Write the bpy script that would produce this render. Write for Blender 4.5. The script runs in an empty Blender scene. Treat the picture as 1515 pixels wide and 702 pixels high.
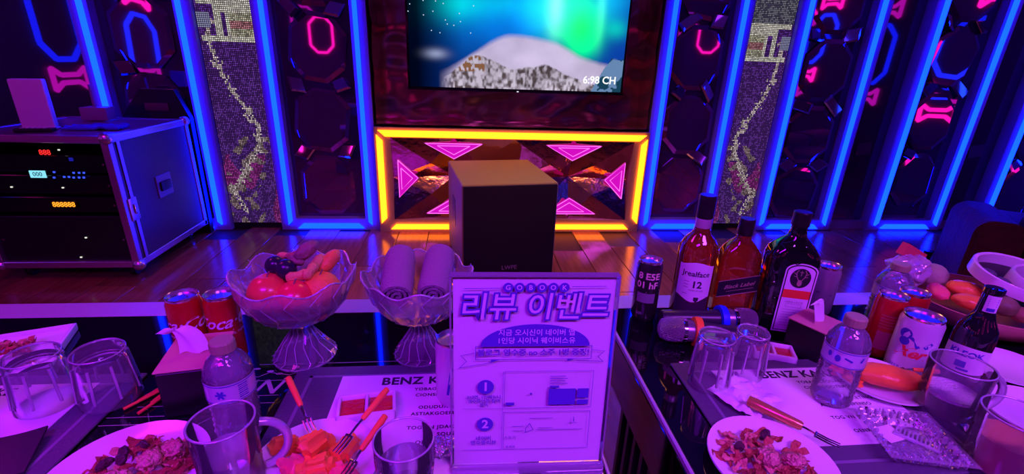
import bpy, bmesh, math, random
import numpy as np
from mathutils import Vector, Matrix, noise
random.seed(7)
S = bpy.context.scene
COL = S.collection
PI = math.pi
R = math.radians
# ------------------------------------------------------------------ camera
F = 700.0; CX, CY = 757.5, 351.0
CH, TZ = 1.14, 0.62          # camera height, table top height
dn = np.array([-67., 1850., F]); dn /= np.linalg.norm(dn)
fw = np.array([-69., -274., F]); fw -= dn*fw.dot(dn); fw /= np.linalg.norm(fw)
rt = np.cross(dn, fw)
cam = bpy.data.cameras.new('camera'); cam.sensor_width = 36; cam.lens = F/1515*36; cam.clip_start = .02
co = bpy.data.objects.new('camera', cam); COL.objects.link(co)
cr = Vector((rt[0], fw[0], -dn[0])); cu = -Vector((rt[1], fw[1], -dn[1])); cf = Vector((rt[2], fw[2], -dn[2]))
m = Matrix((cr, cu, -cf)).transposed().to_4x4(); m.translation = (0, 0, CH); co.matrix_world = m
S.camera = co
def ray(px, py):
    d = np.array([px-CX, py-CY, F]); return d.dot(rt), d.dot(fw), -d.dot(dn)
def wz(px, py, z=TZ):        # point of a horizontal plane
    r = ray(px, py); t = (z-CH)/r[2]; return (r[0]*t, r[1]*t, z)
def wy(px, py, y):           # point of an upright plane parallel to the screen wall
    r = ray(px, py); t = y/r[1]; return (r[0]*t, y, CH+r[2]*t)
# ------------------------------------------------------------------ world, lights, exposure
w = bpy.data.worlds.new('world'); S.world = w; w.use_nodes = True
w.node_tree.nodes['Background'].inputs[0].default_value = (.10, .01, .25, 1)
w.node_tree.nodes['Background'].inputs[1].default_value = .2
def area(name, loc, size, col, power, sy=None, rot=(0, 0, 0), spread=180):
    l = bpy.data.lights.new(name, 'AREA'); l.size = size; l.color = col; l.energy = power; l.spread = R(spread)
    if sy: l.shape = 'RECTANGLE'; l.size_y = sy
    o = bpy.data.objects.new(name, l); COL.objects.link(o); o.location = loc; o.rotation_euler = rot
    return o
VIO = (.50, .055, 1.0)
area('ceiling_panel_light', (-.75, -.75, 2.36), 1.0, (.33, .003, 1.0), 37, .5, (R(18), 0, 0), 110)
area('ceiling_panel_light', (.95, -.75, 2.36), 1.0, (.44, .055, 1.0), 37, .5, (R(18), 0, 0), 110)
area('ceiling_panel_light', (-1.5, 1.1, 2.36), .5, (1.0, .02, .75), 9, .5)
area('ceiling_panel_light', (.4, 2.1, 2.36), .8, (1.0, .30, .10), 9, .4, (0, 0, 0), 100)  # added warm fill: backs up the yellow bars' glow on subwoofer and floor
S.view_settings.view_transform = 'Standard'; S.view_settings.look = 'None'
S.view_settings.exposure = 0.12; S.view_settings.gamma = 1.0; S.view_settings.use_curve_mapping = False
cy = S.cycles
cy.use_denoising = True
try: cy.denoiser = 'OPENIMAGEDENOISE'
except Exception: pass
cy.max_bounces = 10; cy.transparent_max_bounces = 24; cy.transmission_bounces = 10; cy.glossy_bounces = 5; cy.diffuse_bounces = 3
cy.caustics_reflective = False; cy.caustics_refractive = False; cy.sample_clamp_indirect = 4
# ------------------------------------------------------------------ materials
MATS = {}
def mat(name, col=(.5, .5, .5), rough=.5, metal=0, spec=.5, emit=None, es=1, coat=0, trans=0, ior=1.45,
        col2=None, nscale=20, bump=0, bscale=60, rough2=None, stretch=None, sss=0):
    if name in MATS: return MATS[name]
    M = bpy.data.materials.new(name); M.use_nodes = True; N = M.node_tree; b = N.nodes['Principled BSDF']
    b.inputs['Base Color'].default_value = (*col, 1); b.inputs['Roughness'].default_value = rough
    b.inputs['Metallic'].default_value = metal; b.inputs['Specular IOR Level'].default_value = spec
    b.inputs['Coat Weight'].default_value = coat; b.inputs['Coat Roughness'].default_value = .05
    b.inputs['Transmission Weight'].default_value = trans; b.inputs['IOR'].default_value = ior
    if sss: b.inputs['Subsurface Weight'].default_value = sss; b.inputs['Subsurface Radius'].default_value = (.01, .004, .003)
    if emit: b.inputs['Emission Color'].default_value = (*emit, 1); b.inputs['Emission Strength'].default_value = es
    if col2 or bump:
        tc = N.nodes.new('ShaderNodeTexCoord'); src = tc.outputs['Object']
        if stretch:
            mp = N.nodes.new('ShaderNodeMapping'); mp.inputs['Scale'].default_value = stretch
            N.links.new(src, mp.inputs[0]); src = mp.outputs[0]
    if col2:
        n = N.nodes.new('ShaderNodeTexNoise'); n.inputs['Scale'].default_value = nscale; n.inputs['Detail'].default_value = 5
        N.links.new(src, n.inputs['Vector'])
        r = N.nodes.new('ShaderNodeValToRGB'); r.color_ramp.elements[0].color = (*col, 1); r.color_ramp.elements[1].color = (*col2, 1)
        r.color_ramp.elements[0].position = .35; r.color_ramp.elements[1].position = .65
        N.links.new(n.outputs['Fac'], r.inputs[0]); N.links.new(r.outputs[0], b.inputs['Base Color'])
    if bump:
        n = N.nodes.new('ShaderNodeTexNoise'); n.inputs['Scale'].default_value = bscale; n.inputs['Detail'].default_value = 3
        N.links.new(src, n.inputs['Vector'])
        bp = N.nodes.new('ShaderNodeBump'); bp.inputs['Strength'].default_value = bump; bp.inputs['Distance'].default_value = .02
        N.links.new(n.outputs['Fac'], bp.inputs['Height']); N.links.new(bp.outputs[0], b.inputs['Normal'])
    MATS[name] = M; return M
def emat(name, col, es=1):   # a glowing surface
    if name in MATS: return MATS[name]
    M = bpy.data.materials.new(name); M.use_nodes = True; N = M.node_tree; N.nodes.clear()
    e = N.nodes.new('ShaderNodeEmission'); e.inputs[0].default_value = (*col, 1); e.inputs[1].default_value = es
    o = N.nodes.new('ShaderNodeOutputMaterial'); N.links.new(e.outputs[0], o.inputs[0]); MATS[name] = M; return M
def vmat(name, es=1):        # a screen: the picture is stored on its pixels
    M = bpy.data.materials.new(name); M.use_nodes = True; N = M.node_tree; N.nodes.clear()
    a = N.nodes.new('ShaderNodeVertexColor'); a.layer_name = 'Col'
    e = N.nodes.new('ShaderNodeEmission'); e.inputs[1].default_value = es
    o = N.nodes.new('ShaderNodeOutputMaterial'); N.links.new(a.outputs[0], e.inputs[0]); N.links.new(e.outputs[0], o.inputs[0])
    MATS[name] = M; return M
def gmat(name, tint=(.93, .93, .95), body=None, bw=0, gl=1.0, rough=.02, ior=1.5, base=.0, bump=0, bscale=40):
    """clear wall of glass or plastic: tinted see-through, fresnel gloss, optional cloudy body colour"""
    if name in MATS: return MATS[name]
    M = bpy.data.materials.new(name); M.use_nodes = True; N = M.node_tree; N.nodes.clear()
    t = N.nodes.new('ShaderNodeBsdfTransparent'); t.inputs[0].default_value = (*tint, 1); cur = t.outputs[0]
    if body:
        d = N.nodes.new('ShaderNodeBsdfDiffuse'); d.inputs[0].default_value = (*body, 1)
        x = N.nodes.new('ShaderNodeMixShader'); x.inputs[0].default_value = bw
        N.links.new(cur, x.inputs[1]); N.links.new(d.outputs[0], x.inputs[2]); cur = x.outputs[0]
    g = N.nodes.new('ShaderNodeBsdfGlossy'); g.inputs['Roughness'].default_value = rough; g.inputs[0].default_value = (gl, gl, gl, 1)
    f = N.nodes.new('ShaderNodeFresnel'); f.inputs[0].default_value = ior
    if bump:
        n = N.nodes.new('ShaderNodeTexNoise'); n.inputs['Scale'].default_value = bscale
        tc = N.nodes.new('ShaderNodeTexCoord'); N.links.new(tc.outputs['Object'], n.inputs['Vector'])
        bp = N.nodes.new('ShaderNodeBump'); bp.inputs['Strength'].default_value = bump; bp.inputs['Distance'].default_value = .01
        N.links.new(n.outputs['Fac'], bp.inputs['Height'])
        N.links.new(bp.outputs[0], g.inputs['Normal']); N.links.new(bp.outputs[0], f.inputs['Normal'])
    fo = f.outputs[0]
    if base:
        a = N.nodes.new('ShaderNodeMath'); a.operation = 'ADD'; a.inputs[1].default_value = base; a.use_clamp = True
        N.links.new(fo, a.inputs[0]); fo = a.outputs[0]
    x = N.nodes.new('ShaderNodeMixShader'); N.links.new(fo, x.inputs[0]); N.links.new(cur, x.inputs[1]); N.links.new(g.outputs[0], x.inputs[2])
    o = N.nodes.new('ShaderNodeOutputMaterial'); N.links.new(x.outputs[0], o.inputs[0]); MATS[name] = M; return M
# ------------------------------------------------------------------ mesh helpers
class MB:
    def __init__(s): s.v = []; s.f = []
    def add(s, vs, fs):
        o = len(s.v); s.v += [tuple(p) for p in vs]; s.f += [tuple(i+o for i in f) for f in fs]; return s
    def box(s, c, d, rot=None):
        x, y, z = d[0]/2, d[1]/2, d[2]/2
        p = [Vector(q) for q in ((-x,-y,-z),(x,-y,-z),(x,y,-z),(-x,y,-z),(-x,-y,z),(x,-y,z),(x,y,z),(-x,y,z))]
        if rot is not None: p = [rot @ q for q in p]
        return s.add([q+Vector(c) for q in p], [(0,3,2,1),(4,5,6,7),(0,1,5,4),(1,2,6,5),(2,3,7,6),(3,0,4,7)])
    def bbox(s, c, d, b=.005, seg=2, rot=None):
        bm = bmesh.new(); bmesh.ops.create_cube(bm, size=1)
        bmesh.ops.scale(bm, vec=d, verts=bm.verts)
        bmesh.ops.bevel(bm, geom=bm.edges[:], offset=b, segments=seg, affect='EDGES', profile=.6)
        return s.addbm(bm, c, rot)
    def addbm(s, bm, c=(0,0,0), rot=None):
        bm.verts.index_update(); c = Vector(c)
        s.add([(rot @ v.co if rot is not None else v.co)+c for v in bm.verts], [[v.index for v in f.verts] for f in bm.faces]); bm.free(); return s
    def prism(s, pts, z0, z1, map=None):          # polygon pts (x,y) extruded in z (any map to 3-D)
        n = len(pts); P = [(x, y, z0) for x, y in pts]+[(x, y, z1) for x, y in pts]
        if map: P = [map(*p) for p in P]
        return s.add(P, [tuple(range(n-1,-1,-1)), tuple(range(n,2*n))]+[(i, (i+1)%n, n+(i+1)%n, n+i) for i in range(n)])
    def lathe(s, prof, n=32, fn=None, c=(0,0,0), rot=None, close=False):
        o = []; rings = []
        for i, (r, z) in enumerate(prof):
            if r < 1e-6: o.append(Vector((0,0,z))); rings.append([len(o)-1])
            else:
                ring = []
                for k in range(n):
                    a = 2*PI*k/n; rr, zz = (r, z) if not fn else fn(a, r, z, i)
                    o.append(Vector((rr*math.cos(a), rr*math.sin(a), zz))); ring.append(len(o)-1)
                rings.append(ring)
        fs = []
        pairs = list(zip(rings[:-1], rings[1:]))
        if close: pairs.append((rings[-1], rings[0]))
        for A, B in pairs:
            for k in range(n):
                k2 = (k+1) % n
                if len(A) == 1 and len(B) == 1: continue
                if len(A) == 1: fs.append((A[0], B[k2], B[k]))
                elif len(B) == 1: fs.append((A[k], A[k2], B[0]))
                else: fs.append((A[k], A[k2], B[k2], B[k]))
        cc = Vector(c)
        return s.add([(rot @ p if rot is not None else p)+cc for p in o], fs)
    def loft(s, secs, n=40):                       # secs: (half_x, half_y, z, power) superellipse sections, closed ends
        rings = []
        for a, b, z, p in secs:
            ring = []
            for k in range(n):
                t = 2*PI*(k+.5)/n; c_, s_ = math.cos(t), math.sin(t)
                ring.append((a*math.copysign(abs(c_)**(2/p), c_), b*math.copysign(abs(s_)**(2/p), s_), z))
            rings.append(ring)
        o = [q for r_ in rings for q in r_]; fs = []
        for i in range(len(secs)-1):
            for k in range(n): fs.append((i*n+k, i*n+(k+1)%n, (i+1)*n+(k+1)%n, (i+1)*n+k))
        fs.append(tuple(range(n-1,-1,-1))); fs.append(tuple((len(secs)-1)*n+k for k in range(n)))
        return s.add(o, fs)
    def tube(s, pts, r, n=10, cap=True):
        pts = [Vector(p) for p in pts]; m_ = len(pts); rs = r if isinstance(r, (list, tuple)) else [r]*m_
        o = []; up = None
        for i, p in enumerate(pts):
            t = (pts[min(i+1,m_-1)]-pts[max(i-1,0)]).normalized()
            if up is None: up = t.orthogonal().normalized()
            up = (up - t*up.dot(t)).normalized(); sd = t.cross(up)
            for k in range(n):
                a = 2*PI*k/n; o.append(p+(up*math.cos(a)+sd*math.sin(a))*rs[i])
        fs = [(i*n+k, i*n+(k+1)%n, (i+1)*n+(k+1)%n, (i+1)*n+k) for i in range(m_-1) for k in range(n)]
        if cap: fs += [tuple(range(n-1,-1,-1)), tuple((m_-1)*n+k for k in range(n))]
        return s.add(o, fs)
    def grid(s, nu, nv, fn):
        o = [fn(i/nu, j/nv) for j in range(nv+1) for i in range(nu+1)]
        return s.add(o, [(j*(nu+1)+i, j*(nu+1)+i+1, (j+1)*(nu+1)+i+1, (j+1)*(nu+1)+i) for j in range(nv) for i in range(nu)])
    def sheet(s, nu, nv, fn, th=.002):             # a grid with thickness
        n0 = len(s.v); s.grid(nu, nv, fn); k = (nu+1)*(nv+1); top = s.v[n0:n0+k]
        s.v += [(x, y, z-th) for x, y, z in top]
        s.f += [tuple(reversed([i+k for i in f])) for f in s.f[-nu*nv:]]
        idx = [i for i in range(nu+1)]+[j*(nu+1)+nu for j in range(1, nv+1)]+[nv*(nu+1)+i for i in range(nu-1,-1,-1)]+[j*(nu+1) for j in range(nv-1,0,-1)]
        idx = [i+n0 for i in idx]
        for a, b in zip(idx, idx[1:]+idx[:1]): s.f.append((b, a, a+k, b+k))
        return s
    def ico(s, c, r, sub=2, sc=(1,1,1), amp=0, freq=3, seed=0, rot=None):
        bm = bmesh.new(); bmesh.ops.create_icosphere(bm, subdivisions=sub, radius=1)
        for v in bm.verts:
            d = 1+amp*noise.noise(v.co*freq+Vector((seed*3.7, seed*1.3, 0)))
            v.co = Vector((v.co.x*sc[0], v.co.y*sc[1], v.co.z*sc[2]))*r*d
        return s.addbm(bm, c, rot)
    def build(s, name, M, parent=None, loc=(0,0,0), rot=(0,0,0), smooth=35):
        me = bpy.data.meshes.new(name); me.from_pydata(s.v, [], s.f); me.update()
        bm = bmesh.new(); bm.from_mesh(me); bmesh.ops.recalc_face_normals(bm, faces=bm.faces); bm.to_mesh(me); bm.free()
        if smooth:
            me.polygons.foreach_set('use_smooth', [True]*len(me.polygons)); me.set_sharp_from_angle(angle=R(smooth))
        if M: me.materials.append(M)
        o = bpy.data.objects.new(name, me); COL.objects.link(o); o.location = loc; o.rotation_euler = rot
        if parent: o.parent = parent
        return o
def tag(o, label=None, cat=None, group=None, kind=None):
    if label: o['label'] = label
    if cat: o['category'] = cat
    if group: o['group'] = group
    if kind: o['kind'] = kind
    return o
def thing(name, label, cat, loc=(0,0,0), rz=0, group=None):
    o = bpy.data.objects.new(name, None); o.empty_display_size = .02; COL.objects.link(o)
    o.location = loc; o.rotation_euler = (0, 0, rz); return tag(o, label, cat, group)
def child(p, name, mb, M, smooth=35, label=None, loc=(0,0,0), rot=(0,0,0)):
    o = mb.build(name, M, p, loc, rot, smooth)
    if label: o['label'] = label
    if name in ('lettering', 'fine_print', 'pale_print', 'indigo_print', 'inlay', 'digits', 'printing'): o['kind'] = 'stuff'
    return o
def share(p, name, me, loc=(0,0,0), rot=(0,0,0)):  # another piece with the same mesh
    o = bpy.data.objects.new(name, me); COL.objects.link(o); o.parent = p; o.location = loc; o.rotation_euler = rot; return o
_tc = {}
def text2d(s, size=1.0, bold=0, shear=0, align='CENTER', spacing=1.0):
    key = (s, bold, shear, align, spacing)
    if key not in _tc:
        c = bpy.data.curves.new('t', 'FONT'); c.body = s; c.size = 1; c.align_x = align; c.align_y = 'CENTER'; c.resolution_u = 3
        c.offset = bold; c.shear = shear; c.space_character = spacing
        o = bpy.data.objects.new('t', c); COL.objects.link(o)
        dg = bpy.context.evaluated_depsgraph_get(); me = bpy.data.meshes.new_from_object(o.evaluated_get(dg))
        _tc[key] = ([tuple(v.co) for v in me.vertices], [tuple(p.vertices) for p in me.polygons])
        bpy.data.objects.remove(o); bpy.data.curves.remove(c); bpy.data.meshes.remove(me)
    v, f = _tc[key]; return [(x*size, y*size) for x, y, z in v], f
def text(mb, s, size, mp, at=(0,0), **k):          # mp(u, v) -> 3-D
    v, f = text2d(s, size, **k); return mb.add([mp(x+at[0], y+at[1]) for x, y in v], f)
def flat(o, ex, ey, n=(0,0,0)):
    o, ex, ey = Vector(o), Vector(ex), Vector(ey); return lambda u, v: o+ex*u+ey*v
def cyl(r, z0, a0=-PI/2, d=.0004):                 # wraps (u,v) round an upright cylinder, u=0 at angle a0
    return lambda u, v: ((r+d)*math.cos(a0+u/r), (r+d)*math.sin(a0+u/r), z0+v)
def rect(mb, mp, u0, v0, u1, v1, nu=1, nv=1):
    return mb.grid(nu, nv, lambda a, b: mp(u0+(u1-u0)*a, v0+(v1-v0)*b))
def line(mb, mp, pts, w_, closed=False):           # flat printed line
    P = list(pts)+([pts[0]] if closed else [])
    for (x0, y0), (x1, y1) in zip(P[:-1], P[1:]):
        d = Vector((x1-x0, y1-y0)); L = d.length
        if L < 1e-9: continue
        d /= L; n = Vector((-d.y, d.x))*w_/2; e = d*w_/2
        mb.add([mp(x0-e.x+n.x, y0-e.y+n.y), mp(x0-e.x-n.x, y0-e.y-n.y), mp(x1+e.x-n.x, y1+e.y-n.y), mp(x1+e.x+n.x, y1+e.y+n.y)], [(0,1,2,3)])
    return mb
def disc(mb, mp, c, r, n=24, ry=None, a0=0, a1=2*PI):
    ry = ry or r
    pts = [(c[0]+r*math.cos(a0+(a1-a0)*k/n), c[1]+ry*math.sin(a0+(a1-a0)*k/n)) for k in range(n+(0 if a1-a0 > 6.28 else 1))]
    return mb.add([mp(*p) for p in pts], [tuple(range(len(pts)))])
# ------------------------------------------------------------------ shared materials
BLUE = emat('blue_led', (.012, .165, 30)); YEL = emat('yellow_led', (6.5, 1.0, .03)); PINK = emat('pink_led', (.62, .004, .5)); PINKL = emat('pink_led_line', (1.2, .16, .95))
NBLUE = emat('blue_neon', (.03, .14, 4))
M_frame = mat('dark_satin_frame', (.22, .20, .30), .38, .0, .6)
M_back = mat('black_mirror', (.14, .06, .24), .03, .75)
M_tile = mat('smoked_mirror_tile', (.40, .13, .33), .03, .9)
M_tile2 = mat('silver_mirror_tile', (.75, .6, .75), .04, 1)
M_black = mat('black_plastic', (.008, .007, .009), .4)
M_blackg = mat('black_gloss', (.006, .005, .008), .12)
M_alu = mat('aluminium', (.62, .55, .66), .3, .9)
M_steel = mat('polished_steel', (.72, .66, .74), .1, 1)
M_white = mat('white_ceramic', (.86, .84, .86), .18, coat=.4)
M_paper = mat('white_paper', (.86, .84, .86), .8)
M_ink = mat('dark_ink', (.03, .02, .05), .7)
M_clear = gmat('clear_glass', (.95, .95, .97), base=.03)
M_pet = gmat('clear_plastic', (.97, .97, 1), (.85, .85, .95), .14, base=.04, rough=.08, bump=.35, bscale=60, ior=1.3)
# ------------------------------------------------------------------ the room
YW = 3.22
XL, XR, YR, ZC = -3.25, 4.75, -1.6, 2.4
def struct(name, mb, M, smooth=0): return tag(mb.build(name, M, smooth=smooth), kind='structure')
M_wall = mat('dark_wall', (.10, .035, .06), .35, 0, .5)
struct('wall_back', MB().box(((XL+XR)/2, YW+.25, ZC/2), (XR-XL+.2, .1, ZC)), M_wall)
struct('wall_left', MB().box((XL-.05, .8, ZC/2), (.1, 5.4, ZC)), M_wall)
struct('wall_right', MB().box((XR+.05, .8, ZC/2), (.1, 5.4, ZC)), M_wall)
struct('wall_rear', MB().box(((XL+XR)/2, YR-.05, ZC/2), (XR-XL+.2, .1, ZC)), M_wall)
struct('ceiling', MB().box(((XL+XR)/2, .9, ZC+.05), (XR-XL+.2, 5.4, .1)), mat('ceiling_paint', (.22, .10, .16), .4))
M_sub = mat('floor_joint', (.02, .01, .01), .6)
fl = struct('floor', MB().box(((XL+XR)/2, .9, -.03), (XR-XL+.2, 5.4, .05)), M_sub)
M_pl = [mat('plank_%d' % i, c, .16, 0, .5, col2=c2, nscale=5, stretch=(9, .8, 1), bump=.04, bscale=14)
        for i, (c, c2) in enumerate([((.24, .10, .045), (.17, .065, .03)), ((.29, .125, .055), (.20, .08, .035)), ((.20, .08, .04), (.14, .055, .026))])]
pw, plen = .20, 1.22
pmes = []
for i in range(3):
    o = MB().bbox((0, 0, -.004), (pw-.004, plen-.004, .012), .0015, 1).build('plank', M_pl[i], fl); pmes.append(o.data); bpy.data.objects.remove(o)
n = 0
for ix in range(int((XR-XL)/pw)):
    x = XL+pw*(ix+.5); off = (ix*.47) % 1
    for iy in range(4):
        y = YW-.1-plen*(iy+off)+.15
        if y-plen/2 > YW+.2 or y+plen/2 < -.2: continue
        share(fl, 'plank', pmes[(ix*5+iy*2) % 3], (x, y, 0)); n += 1
# ---- neon ornaments on the side and rear walls (seen in the mirrors)
def poly_tube(pts, r, closed=True):
    mb = MB(); P = [Vector(p) for p in pts]
    for a, b in zip(P, P[1:]+P[:1] if closed else P[1:]): mb.tube([a, b], r, 6)
    return mb
def octo(w_, h_, ch):
    a, b = w_/2, h_/2; return [(-a+ch,-b),(a-ch,-b),(a,-b+ch),(a,b-ch),(a-ch,b),(-a+ch,b),(-a,b-ch),(-a,-b+ch)]
def bow(w_, h_):
    a, b = w_/2, h_/2; return [(-a,-b),(-a*.5,-b*.35),(a*.5,-b*.35),(a,-b),(a,b),(a*.5,b*.35),(-a*.5,b*.35),(-a,b)]
k = 0
SIDE = {'l': ('left', XL+.015), 'r': ('right', XR-.015)}
ORD = ['nearest the television', 'second from the television', 'third from the television', 'farthest from the television']
for sd in 'lr':
    nm, X = SIDE[sd]
    for j, yc in enumerate((2.0, .95, -.1, -1.0)):
        r_ = poly_tube([(X, yc+u, 1.32+v) for u, v in octo(.42, .62, .12)], .022).build('neon_ring', NBLUE, smooth=0)
        tag(r_, 'blue neon ring on the %s side wall, %s' % (nm, ORD[j]), 'neon light', 'neon ornaments on the side walls')
        for zc, wd in ((.86, 'below'), (1.79, 'above')):
            r_ = poly_tube([(X, yc+u, zc+v) for u, v in bow(.36, .17)], .02).build('neon_bow', emat('pink_neon', (3.0, .05, 1.6)), smooth=0)
            tag(r_, 'pink neon bow %s the %s blue wall ring %s' % (wd, nm, ORD[j]), 'neon light', 'neon ornaments on the side walls')
for j, xc in enumerate((-2.4, -1.2, .0, 1.2, 2.5, 3.6)):
    r_ = poly_tube([(xc+u, YR+.015, 1.5+v) for u, v in octo(.34, .5, .1)], .018).build('neon_ring', MATS['pink_neon'], smooth=0)
    tag(r_, 'pink octagonal neon ring on the rear wall, number %s from the left side wall' % ['one', 'two', 'three', 'four', 'five', 'six'][j], 'neon light', 'neon ornaments on the rear wall')
for j, (xa, ya, xb, yb_) in enumerate([(-2.6, -1.2, -2.6, 2.6), (-1.5, -1.2, -1.5, 2.6), (-.4, -1.2, -.4, 2.6), (.7, -1.2, .7, 2.6), (1.8, -1.2, 1.8, 2.6), (2.9, -1.2, 2.9, 2.6), (4.0, -1.2, 4.0, 2.6)]):  # unseen tubes added to put glints in the glassware and lift the light
    r_ = MB().tube([(xa, ya, ZC-.025), (xb, yb_, ZC-.025)], .016, 8).build('ceiling_tube', emat('violet_neon', (.6, .05, 2.2)) if j % 2 else emat('blue_tube', (.12, .05, 2.0)), smooth=60)
    tag(r_, '%s light tube along the ceiling, %s from the left wall' % ('violet' if j % 2 else 'blue', ['first', 'second', 'third', 'fourth', 'fifth', 'sixth', 'seventh'][j]), 'light tube', 'light tubes on the ceiling')
# ---- lit mirror bays of the screen wall
def strip_v(x, z0, z1, w_, side, y):     # upright LED bar with a mitred foot
    a, b = x-w_/2, x+w_/2
    pts = [(a, z0+(w_ if side > 0 else 0)), (b, z0+(0 if side > 0 else w_)), (b, z1), (a, z1)] if 0 else \
          [(a, z0 if side < 0 else z0), (b, z0), (b, z1), (a, z1)]
    if side < 0: pts[1] = (b, z0+w_)      # left bar: inner edge cut higher
    else: pts[0] = (a, z0+w_)
    return MB().prism(pts, -.010, .008, lambda u, v, t: (u, y+t, v))
octm = {}
def tile_mesh(kind):
    if kind in octm: return octm[kind]
    if kind == 'octagon':
        o8 = octo(.34, .40, .10); i8 = [(x*.86, y*.86) for x, y in o8]
        mb = MB(); n = 8
    else:
        o8 = [(-.075, 0), (0, -.055), (.075, 0), (0, .055)] if kind == 'diamond' else [(-.07,-.035),(.07,-.035),(.07,.035),(-.07,.035)]
        i8 = [(x*.8, y*.8) for x, y in o8]; mb = MB(); n = len(o8)
    P = [(x, 0, y) for x, y in o8]+[(x, -.010, y) for x, y in i8]+[(x, .004, y) for x, y in o8]
    mb.add(P, [tuple(range(n, 2*n))]+[(i, (i+1)%n, n+(i+1)%n, n+i) for i in range(n)]+[(2*n+i, 2*n+(i+1)%n, (i+1)%n, i) for i in range(n)])
    o = mb.build('t', M_tile if kind == 'octagon' else M_tile2, smooth=0); octm[kind] = o.data; bpy.data.objects.remove(o); return octm[kind]
def bay(x0, x1, label, ph=0):
    t = thing('wall_light_panel', label, 'wall panel', ((x0+x1)/2, YW, 0), 0, 'mirror bays of the screen wall')
    a = (x1-x0)/2; sw = .024; fwid = .062
    child(t, 'frame', MB().box((-a-.014, -.03, ZC/2), (.096, .10, ZC)).box((a+.014, -.03, ZC/2), (.096, .10, ZC)).box((0, -.03, .04), (2*a-.068, .10, .08)), M_frame, 0)
    child(t, 'led_strip', strip_v(-a, .04, ZC-.01, sw, -1, -.088), BLUE, 0)
    child(t, 'led_strip', strip_v(a, .04, ZC-.01, sw, 1, -.088), BLUE, 0)
    b = a-.045
    child(t, 'led_strip', MB().prism([(-b, .016), (b, .016), (b-.035, .048), (-b+.035, .048)], -.010, .008, lambda u, v, q: (u, -.088+q, v)), BLUE, 0)
    child(t, 'mirror_back', MB().box((0, -.012, ZC/2), (2*a-.068, .012, ZC)), M_back, 0)
    rn = random.Random(int(x0*100)); z = .30+ph
    while z < 2.2:
        share(t, 'octagon_tile', tile_mesh('octagon'), (rn.uniform(-.015, .015), -.024, z), (R(rn.uniform(-3, 3)), R(rn.choice((0, 0, 8))), R(rn.uniform(-3, 3))))
        for sx in (-1, 1):
            if rn.random() < .8:
                share(t, 'mirror_tile', tile_mesh(rn.choice(('diamond', 'bar'))), (sx*(a-.13), -.036, z+.215+rn.uniform(-.02, .02)),
                      (R(rn.uniform(-34, -6)), R(rn.uniform(-50, 50)), R(rn.uniform(-24, 24))))
        z += .43
    return t
bay(-2.14, -1.62, 'blue-edged mirror bay behind the amplifier rack', .05)
bay(-1.17, -.645, 'blue-edged mirror bay left of the television niche')
bay(1.295, 1.75, 'blue-edged mirror bay right of the television niche', .02)
bay(2.185, 2.68, 'blue-edged mirror bay right of the far dotted video screen', -.03)
bay(3.11, 3.60, 'blue-edged mirror bay left of the leather sofa', .08)
bay(4.02, 4.52, 'blue-edged mirror bay behind the leather sofa at the right edge', 0)
def mirror_panel(x0, x1, label):
    t = thing('wall_mirror', label, 'mirror', ((x0+x1)/2, YW, 0), 0, 'plain mirror panels of the screen wall')
    a = (x1-x0)/2
    child(t, 'mirror', MB().box((0, .0, ZC/2), (2*a, .012, ZC)), M_back, 0)
    child(t, 'plinth', MB().box((0, -.02, .03), (2*a, .06, .06)), M_frame, 0)
    o = MB().add([(-.05, -.012, .55), (.06, -.014, .57), (.05, -.009, .66), (-.06, -.009, .64)], [(0,1,2,3)])
    child(t, 'mirror_tile', o, M_tile2, 0)
mirror_panel(XL, -2.205, 'plain dark mirror panel at the left edge behind the white router')
mirror_panel(2.745, 3.045, 'narrow dark mirror panel between two blue-edged bays')
mirror_panel(3.665, 3.955, 'narrow dark mirror panel above the leather sofa')
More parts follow.
